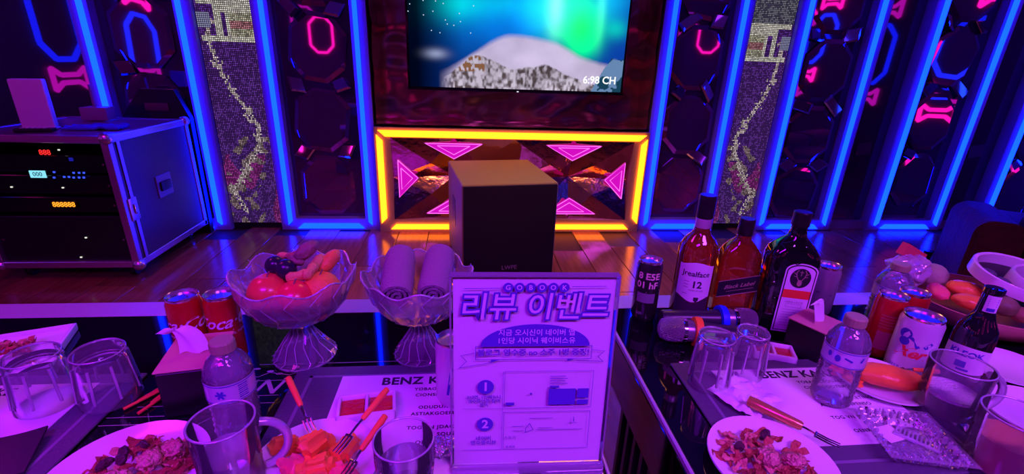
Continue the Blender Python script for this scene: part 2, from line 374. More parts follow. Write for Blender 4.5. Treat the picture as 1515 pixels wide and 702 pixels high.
# ---- dotted LED video screens
def led_screen(x0, x1, label, flip):
    t = thing('video_screen', label, 'led screen', ((x0+x1)/2, YW-.04, 0), 0, 'dotted video screens')
    W = x1-x0; H = ZC-.06
    child(t, 'housing', MB().box((0, .03, ZC/2), (W, .06, ZC)), M_black, 0)
    cs = .0105; nu, nv = int(W/cs), int(H/cs); rn = random.Random(5 if flip else 9)
    path = [(.18, 1.30), (.15, 1.17), (.3, .96), (.58, .80), (.8, .68), (.74, .56), (.45, .41), (.12, .27), (.3, .12)]
    v = []; f = []; cols = []
    for j in range(nv):
        for i in range(nu):
            u = (i+.5)/nu; z = .04+(j+.5)*cs; uu = 1-u if flip else u
            d = 9; 
            for (a0, b0), (a1, b1) in zip(path[:-1], path[1:]):
                ax, ay, bx, by = a0*W, b0, a1*W, b1; dx, dy = bx-ax, by-ay
                q = max(0, min(1, ((uu*W-ax)*dx+(z-ay)*dy)/(dx*dx+dy*dy))); d = min(d, math.hypot(uu*W-ax-q*dx, z-ay-q*dy))
            c = [.07, .02, .17]; g = rn.random()
            if noise.noise(Vector((uu*2.2, z*4, 6))) > .12 and z < .5: c = [.18, .02, .16]
            if g > .6: c = [x*2.2 for x in c]
            nz = noise.noise(Vector((uu*9, z*26, 3)))
            if d < .014 and rn.random() < .8 or (d < .035 and nz > .3):
                s_ = rn.uniform(.25, 1.1); c = [.9*s_, .72*s_, .74*s_]
            elif z < .62 and d < .12 and noise.noise(Vector((uu*6, z*16, 9))) > .12:
                s_ = rn.uniform(.1, .5); c = [.9*s_, .6*s_, .7*s_]
            if 1.17 < z < 1.40:                   # the bright blocks of the picture
                row = int((z-1.17)/.04)
                if (row in (0, 5) and uu > .02) or (row == 4 and uu > .4) or (.30 < uu < .42) or (.5 < uu < .58 and row < 5):
                    s_ = rn.uniform(.5, 1.2); c = [.85*s_, .80*s_, .70*s_]
                elif uu > .58: s_ = rn.uniform(.25, .9); c = [.8*s_, .75*s_, .55*s_] if row % 2 else [.75*s_, .3*s_, .35*s_]
                elif uu < .22 and row in (2, 3): s_ = .5; c = [.3, .3, .5]
            if z > 1.40: c = [.08, .07, .12] if g < .5 else [.2, .2, .25]
            x = -W/2+(i+.5)*W/nu; e = W/nu*.33
            b_ = len(v); v += [(x-e, -.004, z-e), (x+e, -.004, z-e), (x+e, -.004, z+e), (x-e, -.004, z+e)]
            f.append((b_, b_+1, b_+2, b_+3)); cols += c+[1]; cols += c+[1]; cols += c+[1]; cols += c+[1]
    me = bpy.data.meshes.new('led_pixels'); me.from_pydata(v, [], f); me.update()
    a = me.color_attributes.new('Col', 'FLOAT_COLOR', 'CORNER'); a.data.foreach_set('color', cols); me.materials.append(MATS.get('led_pixels') or vmat('led_pixels', .9))
    o = bpy.data.objects.new('led_pixels', me); COL.objects.link(o); o.parent = t; o['kind'] = 'stuff'
    return t
led_screen(-1.555, -1.235, 'tall dotted video screen left of the television, beside the amplifier rack', False)
led_screen(1.815, 2.12, 'tall dotted video screen right of the television, behind the bottles', True)
# ---- television niche with crinkled mirror lining
M_rip = mat('crinkled_mirror', (.50, .27, .16), .16, .8, bump=.12, bscale=2.2, stretch=(1, 1, 1.6))
NX0, NX1, NYB = -.583, 1.233, 3.40
nt = thing('mirror_niche', 'crinkled mirror niche around the television', 'niche', ((NX0+NX1)/2, NYB, .708))
hw = (NX1-NX0)/2
def rip(u, v, s): return (.012+.018*min(v, 1))*noise.noise(Vector((u*3.1+s, v*4.3, s)))+.008*noise.noise(Vector((u*7+s, v*11, s+4)))
child(nt, 'back_lining', MB().grid(70, 60, lambda a, b: (-hw+2*hw*a, -.03+rip(2*hw*a, 1.7*b, 1), 1.7*b)), M_rip, 80)
for sx in (-1, 1):
    child(nt, 'side_lining', MB().grid(14, 60, lambda a, b: (sx*(hw-.02)+rip(a*.3, 1.7*b, 5+sx)*.8, -.26+.24*a, 1.7*b)), M_rip, 80)
child(nt, 'shelf_lining', MB().grid(70, 14, lambda a, b: (-hw+2*hw*a, -.29+.27*b, .012+abs(rip(2*hw*a, b*.3, 8))*.8)), M_rip, 80)
# ---- low console with yellow light bars and faceted pink panels
M_con = mat('bronze_satin', (.42, .36, .20), .35, .3, .5, bump=.05, bscale=40)
M_cop = mat('copper_mirror', (.62, .30, .30), .10, 1, bump=.12, bscale=14)
yc = 3.10
ct = thing('console', 'low console with yellow light bars and faceted pink mirror panels under the television', 'console', ((NX0+NX1)/2, yc, 0))
ch_ = .705
cb = MB().box((0, .12, .6725), (2*hw-.01, .24, .065)).box((0, .12, .045), (2*hw-.01, .24, .09))
cb.box((-hw+.055, .12, .365), (.10, .24, .55)).box((hw-.055, .12, .365), (.10, .24, .55)).box((0, .225, .365), (2*hw-.2, .02, .55))
child(ct, 'cabinet', cb, M_con, 0)
yb = -.008
def bar(pts): return MB().prism(pts, -.008, .002, lambda u, v, q: (u, yb+q, v))
a = hw-.03
child(ct, 'light_bar', bar([(-a, .688), (a, .688), (a-.045, .648), (-a+.045, .648)]), YEL, 0)
child(ct, 'light_bar', bar([(-a+.05, .024), (a-.05, .024), (a-.085, .058), (-a+.085, .058)]), YEL, 0)
child(ct, 'light_bar', bar([(-a-.010, .065), (-a+.028, .103), (-a+.028, .622), (-a-.010, .660)]), YEL, 0)
child(ct, 'light_bar', bar([(a+.010, .065), (a-.028, .103), (a-.028, .622), (a+.010, .660)]), YEL, 0)
iw = hw-.105; zc0, zc1 = .09, .64
for sx in (-1, 1):
    x0, x1 = (-iw, 0) if sx < 0 else (0, iw)
    xc, zc = (x0+x1)/2, (zc0+zc1)/2; D = .15
    V = {'c': (xc, D, zc)}
    cor = [(x0, 0, zc0), (x1, 0, zc0), (x1, 0, zc1), (x0, 0, zc1)]
    midp = [(xc, .055, zc0), (x1, .055, zc), (xc, .055, zc1), (x0, .055, zc)]
    for i in range(4):
        c0, c1, mp_ = Vector(cor[i]), Vector(cor[(i+1) % 4]), Vector(midp[i]); cc = Vector(V['c'])
        q0 = c0.lerp(cc, .62)+Vector((0, -.05, 0)); q1 = c1.lerp(cc, .62)+Vector((0, -.05, 0))
        child(ct, 'facet', MB().add([c0, mp_, q0], [(0, 1, 2)]).add([mp_, c1, q1], [(0, 1, 2)]).add([mp_, q1, cc, q0], [(0, 1, 2, 3)]), M_cop, 0)
        # a pink triangle sitting at the rim of the facet
        e = (c1-c0).normalized(); inn = (cc-mp_); inn.y = 0; inn.normalize(); L = (c1-c0).length
        base = Vector(((c0.x+c1.x)/2, .028, (c0.z+c1.z)/2))+inn*.035
        A, B, C = base-e*L*.24, base+e*L*.24, base+inn*(.13 if i % 2 else .11)+Vector((0, .03, 0))
        tri = child(ct, 'pink_triangle', MB().add([A, B, C, A+Vector((0, .01, 0)), B+Vector((0, .01, 0)), C+Vector((0, .01, 0))], [(0, 1, 2), (3, 5, 4), (0, 3, 4, 1), (1, 4, 5, 2), (2, 5, 3, 0)]), PINK, 0)
        G = (A+B+C)/3; up = Vector((0, -.004, 0)); mb = MB()
        for s_ in (.95, .55): mb.tube([G+(A-G)*s_+up, G+(B-G)*s_+up, G+(C-G)*s_+up, G+(A-G)*s_+up], .0035, 5)
        child(tri, 'bright_line', mb, PINKL, 0)
# ---- television
TX0, TX1, TY, TZ0 = -.338, .985, 3.06, .952
TW = TX1-TX0; TH = TW*9/16
tv = thing('television', 'wide wall-hung television showing green northern lights over a snowy mountain', 'television', ((TX0+TX1)/2, TY, TZ0))
child(tv, 'case', MB().bbox((0, .03, TH/2), (TW+.02, .05, TH+.02), .006, 2), M_blackg)
child(tv, 'wall_bracket', MB().box((0, .17, TH/2), (.4, .24, .3)), M_black, 0)
child(tv, 'bottom_bezel', MB().box((0, .0, -.002), (TW+.02, .014, .016)), M_blackg, 0)
child(tv, 'power_light', MB().box((.0, -.008, -.006), (.012, .003, .006)), emat('standby_white', (.8, .8, .9)), 0)
NU, NV = 240, 135
uu, vv = np.meshgrid((np.arange(NU)+.5)/NU, (np.arange(NV)+.5)/NV)
rs = np.random.RandomState(3)
def vn(fx, fy, seed):
    r_ = np.random.RandomState(seed).rand(64, 64); x, y = uu*fx, vv*fy; i, j = x.astype(int), y.astype(int); a, b = x-i, y-j
    a = a*a*(3-2*a); b = b*b*(3-2*b); g = lambda p, q: r_[q % 64, p % 64]
    return (g(i, j)*(1-a)+g(i+1, j)*a)*(1-b)+(g(i, j+1)*(1-a)+g(i+1, j+1)*a)*b
def fbm(f_, s, o=4): return sum(vn(f_*2**k, f_*.6*2**k, s+k)/2**k for k in range(o))/sum(1/2**k for k in range(o))
def gs(cx_, cy_, sx_, sy_): return np.exp(-((uu-cx_)/sx_)**2-((vv-cy_)/sy_)**2)
img = np.zeros((NV, NU, 3))
def addc(mask, c): 
    global img; img = img+mask[..., None]*np.array(c)
def over(mask, c):
    global img; img = img*(1-mask[..., None])+mask[..., None]*np.array(c)
addc(np.ones_like(uu)*(.35+.65*uu), (.003, .045, .36))
addc(gs(.40, .50, .25, .22)*(.2+.9*fbm(4, 1)), (.0, .20, .70))
addc(gs(.20, .62, .13, .13)*(.3+fbm(5, 9)), (.0, .42, .30))
addc(gs(.40, .66, .16, .10)*(.3+fbm(5, 19)), (.0, .40, .35))
addc(gs(.70, .60, .13, .22)*(.4+1.2*fbm(5, 5)), (.02, .9, .45))
addc(gs(.80, .42, .065, .13)*1.5, (.0, .95, .12))
addc(gs(.76, .56, .10, .14)*.9, (.0, .8, .2))
addc(gs(.66, .66, .035, .2)*.8, (.3, .8, .35))
addc(gs(.87, .62, .02, .2)*.5, (.1, .8, .3))
addc(gs(.56, .68, .07, .20), (.0, .25, .75))
addc(gs(.95, .50, .05, .07), (.0, .35, .06))
addc(gs(.90, .75, .10, .20), (.0, .35, .55))
img[..., 2] *= 1-.75*gs(.78, .50, .10, .20)
img *= (np.clip((uu-.02)/.22, .08, 1)[..., None])
ctop = .10+.29*np.exp(-((uu-.42)/.20)**2)+.23*np.exp(-((uu-.68)/.18)**2)+.10*np.exp(-((uu-.95)/.15)**2)+.03*(fbm(9, 21)-.5)
cl = np.clip((ctop-vv)/.045, 0, 1)*np.clip((uu-.13)/.13, 0, 1)
sh = (.55+.45*fbm(7, 31))[..., None]
img = img*(1-cl[..., None]*.93)+cl[..., None]*.93*np.array((.72, .60, .86))*sh
over(gs(.12, .26, .045, .035)*.6, (.4, .45, .7))
mtop = .05+.21*np.exp(-((uu-.33)/.14)**2)+.15*np.exp(-((uu-.60)/.12)**2)+.05*np.exp(-((uu-.75)/.1)**2)+.07*(fbm(14, 41)-.5)
mm = np.clip((mtop-vv)/.012, 0, 1); rock = .5*fbm(48, 51, 3)+.5*vn(110, 34, 57)
mc = (np.array((.10, .07, .08))+np.clip((rock-.34)/.3, 0, 1)[..., None]*np.array((.52, .47, .60)))*(.5+.6*fbm(9, 61))[..., None]
mc = np.where(((uu < .34) & (rock < .5) & (vv > .13))[..., None], np.array((.22, .10, .05)), mc)
mm = mm*np.clip((uu-.14)/.06, 0, 1); img = img*(1-mm[..., None])+mm[..., None]*mc
m2 = np.clip((-.02+.30*np.clip((uu-.84)/.10, 0, 1)+.06*(fbm(16, 71)-.5)-vv)/.012, 0, 1)
m2c = np.where((fbm(22, 81, 3) > .56)[..., None], np.array((.12, .22, .40)), np.array((.008, .05, .09)))
img = img*(1-m2[..., None])+m2[..., None]*m2c
for _ in range(40):
    i, j = rs.randint(0, 70), rs.randint(55, NV); img[j, i] = (.6, .7, .9)
img = np.clip(img, 0, 1.2)
v = []; f = []
xs = np.linspace(-TW/2+.006, TW/2-.006, NU+1); zs = np.linspace(.008, TH-.006, NV+1)
v = [(x, 0, z) for z in zs for x in xs]; f = [(j*(NU+1)+i, j*(NU+1)+i+1, (j+1)*(NU+1)+i+1, (j+1)*(NU+1)+i) for j in range(NV) for i in range(NU)]
me = bpy.data.meshes.new('screen'); me.from_pydata(v, [], f); me.update()
ca = me.color_attributes.new('Col', 'FLOAT_COLOR', 'CORNER')
ca.data.foreach_set('color', np.repeat(np.concatenate([img.reshape(-1, 3), np.ones((NU*NV, 1))], 1), 4, 0).ravel().astype(np.float32)); me.materials.append(vmat('tv_picture', 1.0))
so = bpy.data.objects.new('screen', me); COL.objects.link(so); so.parent = tv; so['label'] = 'lit picture of green aurora above a snowy peak'
child(so, 'clock_text', text(MB(), '6:98 CH', .062, lambda u, v_: (.513+u, -.003, .075+v_), bold=.02), emat('screen_white', (1, 1, 1)), 0)
# ---- subwoofer
sub = thing('subwoofer', 'big black subwoofer box standing in front of the yellow console', 'speaker', (.19, 2.64, 0), R(8.5))
M_subp = mat('textured_black_paint', (.26, .28, .05), .5, 0, .4, bump=.3, bscale=260)
child(sub, 'cabinet', MB().bbox((0, .0, .2775), (.51, .60, .525), .012, 3), M_subp)
child(sub, 'grille', MB().bbox((0, -.302, .2775), (.496, .014, .508), .005, 2), mat('black_grille_cloth', (.006, .005, .006), .85, bump=.3, bscale=500))
mp = flat((0, -.3098, .075), (1, 0, 0), (0, 0, 1))
child(sub, 'badge', text(MB(), 'LWPE', .034, mp, bold=.01), mat('grey_badge', (.22, .2, .22), .4), 0)
child(sub, 'handle_recess', MB().bbox((-.2555, .02, .31), (.004, .11, .16), .0015, 1), M_black)
for sx in (-1, 1):
    for sy in (-1, 1): child(sub, 'foot', MB().lathe([(0, 0), (.022, 0), (.025, .016), (0, .016)], 14, c=(sx*.2, sy*.24, 0)), M_black)
# ---- amplifier rack flight case
rk = thing('amplifier_rack', 'black flight-case amplifier rack with silver edges at the left wall', 'equipment rack', (-1.985, 2.37, 0))
cw, cd, cz0, cz1 = .66, .68, .075, .735     # local x runs -cw/2..cw/2, y 0..cd
zc = (cz0+cz1)/2; chh = cz1-cz0
M_case = mat('black_laminate', (.055, .055, .07), .3, 0, .5, bump=.05, bscale=300)
child(rk, 'side_panel', MB().box((cw/2-.006, cd/2, zc), (.008, cd-.02, chh-.02)), M_case, 0)
child(rk, 'side_panel', MB().box((-cw/2+.006, cd/2, zc), (.008, cd-.02, chh-.02)), M_case, 0)
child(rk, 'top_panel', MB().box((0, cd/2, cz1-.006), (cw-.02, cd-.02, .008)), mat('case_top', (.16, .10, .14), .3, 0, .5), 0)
child(rk, 'bottom_panel', MB().box((0, cd/2, cz0+.006), (cw-.02, cd-.02, .008)), M_case, 0)
child(rk, 'back_panel', MB().box((0, cd-.01, zc), (cw-.02, .008, chh-.02)), M_case, 0)
ew = .034
def edge(a_, b_):   # angle profile along one edge of the case
    a_, b_ = Vector(a_), Vector(b_); d = (b_-a_); c = (a_+b_)/2; s = [ew if abs(x) < 1e-6 else abs(x) for x in d]
    off = Vector([0 if abs(d[i]) > 1e-6 else (ew/2-.002)*(-1 if c[i] > (0 if i == 0 else (cd/2 if i == 1 else zc)) else 1) for i in range(3)])
    return MB().bbox(c+off, s, .003, 1)
X0, X1 = -cw/2, cw/2
for p, q in [((X1, 0, cz0), (X1, 0, cz1)), ((X0, 0, cz0), (X0, 0, cz1)), ((X1, cd, cz0), (X1, cd, cz1)), ((X0, 0, cz1), (X1, 0, cz1)), ((X0, 0, cz0), (X1, 0, cz0)),
             ((X1, 0, cz1), (X1, cd, cz1)), ((X1, 0, cz0), (X1, cd, cz0)), ((X0, cd, cz1), (X1, cd, cz1)), ((X0, 0, cz1), (X0, cd, cz1))]:
    child(rk, 'edge_profile', edge(p, q), M_alu)
child(rk, 'edge_profile', MB().bbox((X1+.001, .066, zc), (.004, .022, chh-.06), .001, 1), M_alu)
for x in (X0, X1):
    for z in (cz0, cz1):
        child(rk, 'corner_ball', MB().ico((x*.97, .012, z-(.01 if z == cz1 else -.01)), .03, 2), M_alu)
child(rk, 'corner_ball', MB().ico((X1*.97, cd-.012, cz1-.01), .03, 2), M_alu)
lt = child(rk, 'latch', MB().bbox((X1+.003, .055, .37), (.012, .06, .115), .004, 2), M_alu)
child(lt, 'latch_key', MB().bbox((X1+.011, .055, .37), (.012, .014, .05), .003, 2), M_steel)
hd = child(rk, 'handle_dish', MB().bbox((X1, .34, .42), (.008, .135, .12), .003, 1), mat('dull_zinc', (.22, .2, .24), .4, .7))
child(hd, 'handle_bar', MB().bbox((X1+.008, .34, .42), (.012, .09, .05), .004, 2), M_black)
units = [(.60, .09), (.50, .10), (.40, .085), (.22, .25)]
for i, (z, h_) in enumerate(units):
    u_ = child(rk, 'rack_unit', MB().bbox((0, .05, z), (cw-.07, .06, h_-.008), .003, 1), M_blackg if i < 3 else M_black)
    for sx in (-1, 1): child(u_, 'rack_screw', MB().lathe([(0, 0), (.005, 0), (.005, .004), (0, .005)], 8, c=(sx*(cw/2-.055), .02, z), rot=Matrix.Rotation(PI/2, 3, 'X')), M_steel)
yf = 2.37+.017
def lamp(name, px, py, w_, h_, M, txt=None):
    x, y, z = wy(px, py, yf); x -= rk.location.x
    o = child(rk, name, MB().box((x, .017, z), (w_, .004, h_)), M, 0); return o, x, z
red, cyan, org, bl = emat('red_digits', (1.2, .03, .03)), emat('cyan_display', (.25, .75, .9)), emat('orange_display', (1.3, .45, .03)), emat('blue_dot', (.05, .1, 1.2))
D_ = emat('display_dark', (.02, .10, .14))
x, y, z = wy(66, 226, yf); x -= rk.location.x
child(rk, 'red_display', text(MB(), '888', .034, lambda u, v_: (x+u, .0175, z+v_), bold=.02), red, 0)
o, x, z = lamp('cyan_display', 56, 258, .068, .034, cyan)
child(o, 'digits', text(MB(), '000', .028, lambda u, v_: (x+u, .0145, z+v_), bold=.015), D_, 0)
o, x, z = lamp('orange_display', 95, 303, .125, .024, mat('display_black', (.01, .005, .0), .2))
child(o, 'digits', text(MB(), '888888', .034, lambda u, v_: (x+u, .0145, z+v_), bold=.03), org, 0)
for px, py in ((80, 255), (80, 263), (95, 262), (102, 262), (109, 256), (109, 263), (117, 256), (117, 263), (124, 256), (124, 263)): lamp('indicator', px, py, .008, .008, bl)
lamp('indicator', 105, 236, .016, .016, emat('dim_blue', (.01, .01, .3)))
for px, py in ((87, 222), (120, 381), (127, 352), (17, 277), (93, 278)): lamp('indicator', px, py, .008, .006, emat('white_dot', (.8, .8, .7)))
for sx in (-1, 1):
    for y_ in (.08, cd-.08):
        c_ = child(rk, 'caster', MB().lathe([(0, -.014), (.028, -.014), (.031, 0), (.028, .014), (0, .014)], 18, c=(sx*(cw/2-.08), y_, .031), rot=Matrix.Rotation(PI/2, 3, 'Y')), M_black)
        child(c_, 'caster_fork', MB().box((sx*(cw/2-.08), y_, .068), (.05, .05, .012)).box((sx*(cw/2-.08)+.018, y_, .05), (.004, .03, .04)).box((sx*(cw/2-.08)-.018, y_, .05), (.004, .03, .04)), M_steel, 0)
# on the rack
zt = cz1+.001
rt_ = thing('router', 'upright white router box standing on the amplifier rack', 'router', (-2.07, 2.56, zt), R(20))
M_wp = mat('white_plastic', (.78, .74, .78), .35)
child(rt_, 'body', MB().bbox((0, 0, .118), (.125, .05, .235), .008, 3), M_wp)
child(rt_, 'base', MB().bbox((0, 0, .004), (.13, .07, .008), .003, 2), M_wp)
rc = thing('wireless_receiver', 'small grey receiver box with a stub aerial on the amplifier rack', 'receiver', (-2.05, 2.93, zt), R(5))
child(rc, 'body', MB().bbox((0, 0, .036), (.13, .09, .07), .005, 2), mat('grey_plastic', (.30, .2, .28), .4))
child(rc, 'aerial', MB().lathe([(0, .07), (.008, .07), (.006, .19), (0, .192)], 10, c=(-.01, 0, 0)), MATS['grey_plastic'])
cl = MB(); cl.sheet(22, 14, lambda a, b: ((a-.5)*.24, (b-.5)*.13, .010+.014*max(0, noise.noise(Vector((a*5, b*4, 2))))*1.5), .009)
tag(cl.build('cloth', mat('blue_cloth', (.05, .10, .6), .9), loc=(-1.86, 2.62, zt), rot=(0, 0, R(10))), 'crumpled blue cloth lying on the amplifier rack', 'cloth')
rm = thing('remote_control', 'black remote control lying beside the white router on the rack', 'remote', (-2.03, 2.475, zt), R(12))
child(rm, 'body', MB().bbox((0, 0, .009), (.15, .042, .018), .005, 2), M_black)
for i in range(5): child(rm, 'button', MB().box((-.05+.022*i, 0, .0188), (.012, .016, .002)), M_wp, 0)
# black hard case standing behind the rack
bc = thing('carry_case', 'black plastic case with a slot handle standing behind the amplifier rack', 'case', (-1.795, 3.088, 0))
P = [(-.24, .0), (.14, .0), (.15, .74), (.09, .90), (-.10, .90), (-.21, .76), (-.24, .72)]
child(bc, 'shell', MB().prism(P, -.018, .022, lambda u, v_, q: (u, q, v_)), M_black, 0)
child(bc, 'slot_handle', MB().bbox((-.02, -.02, .80), (.13, .012, .045), .004, 2), mat('dark_red_plastic', (.12, .03, .07), .3))
# ---- leather sofa
sf = thing('sofa', 'brown leather sofa with a rounded arm at the right edge', 'sofa', (2.53, 2.02, 0), R(-35))
M_lea = mat('brown_leather', (.11, .035, .022), .5, 0, .22, col2=(.07, .02, .014), nscale=9, bump=.25, bscale=45)
def archbox(w_, d_, z0, h_, r_, n_=8):
    pts = [(-w_/2, z0), (w_/2, z0)]+[(w_/2-r_+r_*math.cos(R(90*k/n_)), h_-r_+r_*math.sin(R(90*k/n_))) for k in range(n_+1)]+[(-w_/2+r_-r_*math.sin(R(90*k/n_)), h_-r_+r_*math.cos(R(90*k/n_))) for k in range(n_+1)]
    return pts
child(sf, 'arm', MB().prism(archbox(.20, .9, .06, .475, .075), -.02, .42, lambda u, v_, q: (u+.11, q, v_)), M_lea, 50)
child(sf, 'arm_front', MB().prism(archbox(.15, .9, .09, .44, .06), -.032, -.02, lambda u, v_, q: (u+.105, q, v_)), M_lea, 50)
for i in range(2):
    child(sf, 'back_cushion', MB().bbox((.60+.77*i, .10, .31), (.75, .26, .40), .07, 5), M_lea, 60)
    child(sf, 'seat_cushion', MB().bbox((.60+.77*i, .44, .33), (.75, .40, .16), .05, 4), M_lea, 60)
child(sf, 'base', MB().bbox((.98, .36, .15), (1.5, .66, .18), .02, 2), M_lea)
for x in (.06, 1.65):
    for y in (.05, .72): child(sf, 'foot', MB().lathe([(0, 0), (.018, 0), (.026, .062), (0, .062)], 12, c=(x, y, 0)), M_blackg)
# ---- the two tables
M_top = mat('black_glass_top', (.004, .003, .006), .035, 0, .6)
M_slat = mat('black_ribbed_base', (.02, .012, .02), .25)
def table(x0, x1, label, rz=0):
    t = thing('low_table', label, 'table', ((x0+x1)/2, .60, 0), 0, 'black glass lounge tables')
    a = (x1-x0)/2; y0, y1 = -.40, .375; rw = .062
    child(t, 'glass_top', MB().box((0, (y0+y1)/2, TZ-.011), (2*a-2*rw, y1-y0-2*rw, .022)), M_top, 0)
    for c, d in (((0, y1-rw/2, TZ-.02), (2*a, rw, .04)), ((0, y0+rw/2, TZ-.02), (2*a, rw, .04)), ((-a+.003, (y0+y1)/2, TZ-.006), (.006, y1-y0-2*rw, .012)), ((a-.003, (y0+y1)/2, TZ-.006), (.006, y1-y0-2*rw, .012))):
        child(t, 'steel_rim', MB().bbox(c, d, .002, 1), M_rim)
    for sx in (-1, 1):
        child(t, 'glass_margin', MB().box((sx*(a-.034), (y0+y1)/2, TZ-.011), (.056, y1-y0-2*rw, .022)), M_top, 0)
        child(t, 'side_apron', MB().bbox((sx*(a-.0125), (y0+y1)/2, TZ-.078), (.012, y1-y0-2*rw-.002, .108), .002, 1), M_apr)
    child(t, 'front_apron', MB().bbox((0, y1-.012, TZ-.086), (2*a-.04, .012, .09), .002, 1), M_apr)
    child(t, 'base', MB().box((0, (y0+y1)/2, .265), (2*a-.16, y1-y0-.16, .49)).box((0, (y0+y1)/2, .55), (2*a-.06, y1-y0-.06, .08)), M_slat, 0)
    for sx in (-1, 1):
        me = None
        for i in range(14):
            y = y0+.10+(y1-y0-.2)*i/13
            if me is None: me = child(t, 'rib', MB().bbox((0, 0, .25), (.02, .022, .48), .004, 1), M_slat, loc=(sx*(a-.075), y, .01)).data
            else: share(t, 'rib', me, (sx*(a-.075), y, .01))
    return t
M_rim = mat('brushed_steel_rim', (.55, .50, .58), .38, .35)
M_apr = mat('mirror_apron', (.12, .07, .08), .05, 1)
tl = table(-1.36, .195, 'black glass table holding the fruit bowl and the towel bowl')
tr = table(.305, 1.70, 'black glass table holding the whisky bottles and microphones')
M_gold = mat('pale_inlay', (.55, .5, .45), .4, .3)
mp = lambda u, v_: (u-tl.location.x, v_-tl.location.y, TZ+.0004)
mb = MB()
for y, xa, xb in ((.735, -.36, -.0), (.690, -.38, -.29), (.652, -.40, -.30), (.634, -.5, -.30), (.612, -.53, -.45), (.596, -.53, -.45)): line(mb, mp, [(xa, y), (xb, y)], .0012)
line(mb, mp, [(-.37, .705), (-.35, .700), (-.335, .712), (-.30, .704), (-.285, .712)], .0014)
line(mb, mp, [(-.45, .585), (-.435, .60), (-.42, .585), (-.40, .583), (-.38, .605)], .0014)
text(mb, 'IN', .052, mp, at=(-.335, .672), bold=.01, shear=.3, spacing=1.2)
for x, y in ((-.335, .715), (-.318, .708), (-.30, .694), (-.36, .723)): disc(mb, mp, (x, y), .006, 10, .0028)
child(tl, 'inlay', mb, M_gold, 0, 'pale line pattern and letters in the black glass')
# ================================================================== things on the tables
MATZ = .0045; ZM = TZ+MATZ+.0006; ZP = ZM+.0009    # top of a mat, top of a menu sheet
M_mat = mat('dark_leatherette', (.10, .09, .13), .42, 0, .4, bump=.15, bscale=200)
M_mat2 = mat('leatherette_stitch', (.22, .2, .28), .5)
def placemat(x0, y0, x1, y1, label):
    t = thing('placemat', label, 'placemat', ((x0+x1)/2, (y0+y1)/2, TZ+.0006), 0, 'dark placemats')
    a, b = (x1-x0)/2, (y1-y0)/2
    child(t, 'sheet', MB().bbox((0, 0, MATZ/2), (2*a, 2*b, MATZ), .0015, 1), M_mat)
    mb = MB(); mp = lambda u, v: (u, v, MATZ+.0002)
    line(mb, mp, [(-a+.028, -b+.028), (a-.028, -b+.028), (a-.028, b-.028), (-a+.028, b-.028)], .005, True)
    child(t, 'border_line', mb, M_mat2, 0)
    return t
placemat(-.287, .435, .10, .718, 'dark placemat under the orange melon plate and the sauce dish')
placemat(.375, .435, .765, .702, 'dark placemat under the upturned tumblers and the crumpled napkin')
placemat(-.93, .44, -.532, .715, 'dark placemat at the left edge under two upturned tumblers')
GARB = ['YOBAOICBOUABD', 'CIONSDOOTEMOTIEM', '', 'ODUDUX URETING', 'ASTIAKGOEPENSO', '', 'TOG VN JDACECTU', 'SOUSL', 'OENROUBND', 'IOOLAKB']
def menu(x0, y0, x1, y1, label, head, cx_, sz, rz=0, sz2=.0095):
    t = thing('menu_sheet', label, 'menu', ((x0+x1)/2, (y0+y1)/2, ZM), rz, 'menu sheets on the placemats')
    a, b = (x1-x0)/2, (y1-y0)/2
    child(t, 'paper', MB().box((0, 0, .0004), (2*a, 2*b, .0006)), M_paper, 0)
    mp = lambda u, v: (u, v, .0009); mb = MB()
    text(mb, head, sz, mp, at=(cx_, b-.018), bold=.035, spacing=1.08)
    for i, g in enumerate(GARB):
        if g: text(mb, g, sz2, mp, at=(cx_+(.012 if i % 2 else 0), b-.040-.0145*i), bold=.03, spacing=1.15)
    child(t, 'lettering', mb, M_ink, 0)
    return t
menu(-.207, .46, .07, .688, 'white menu sheet headed BENZ KARAOKE beside the sauce dish on the centre mat', 'BENZ KARAOKE', .03, .026)
menu(.44, .492, .715, .674, 'white menu sheet headed BENZ KARAOKE under the right water bottle', 'BENZ KARAOKE', .045, .026)
menu(-.90, .47, -.59, .69, 'white menu sheet on the left mat under two upturned tumblers', 'BENZ KARAOKE', -.05, .024)
# ---- crystal compotes
def crystal():
    M = bpy.data.materials.new('crystal'); M.use_nodes = True; N = M.node_tree; N.nodes.clear()
    g = N.nodes.new('ShaderNodeBsdfGlass'); g.inputs['IOR'].default_value = 1.5; g.inputs['Roughness'].default_value = .02
    t = N.nodes.new('ShaderNodeBsdfTransparent'); d = N.nodes.new('ShaderNodeBsdfDiffuse'); d.inputs[0].default_value = (.9, .9, 1, 1)
    a = N.nodes.new('ShaderNodeMixShader'); a.inputs[0].default_value = .25; N.links.new(g.outputs[0], a.inputs[1]); N.links.new(t.outputs[0], a.inputs[2])
    b = N.nodes.new('ShaderNodeMixShader'); b.inputs[0].default_value = .15; N.links.new(a.outputs[0], b.inputs[1]); N.links.new(d.outputs[0], b.inputs[2])
    o = N.nodes.new('ShaderNodeOutputMaterial'); N.links.new(b.outputs[0], o.inputs[0]); return M
M_cry = crystal()
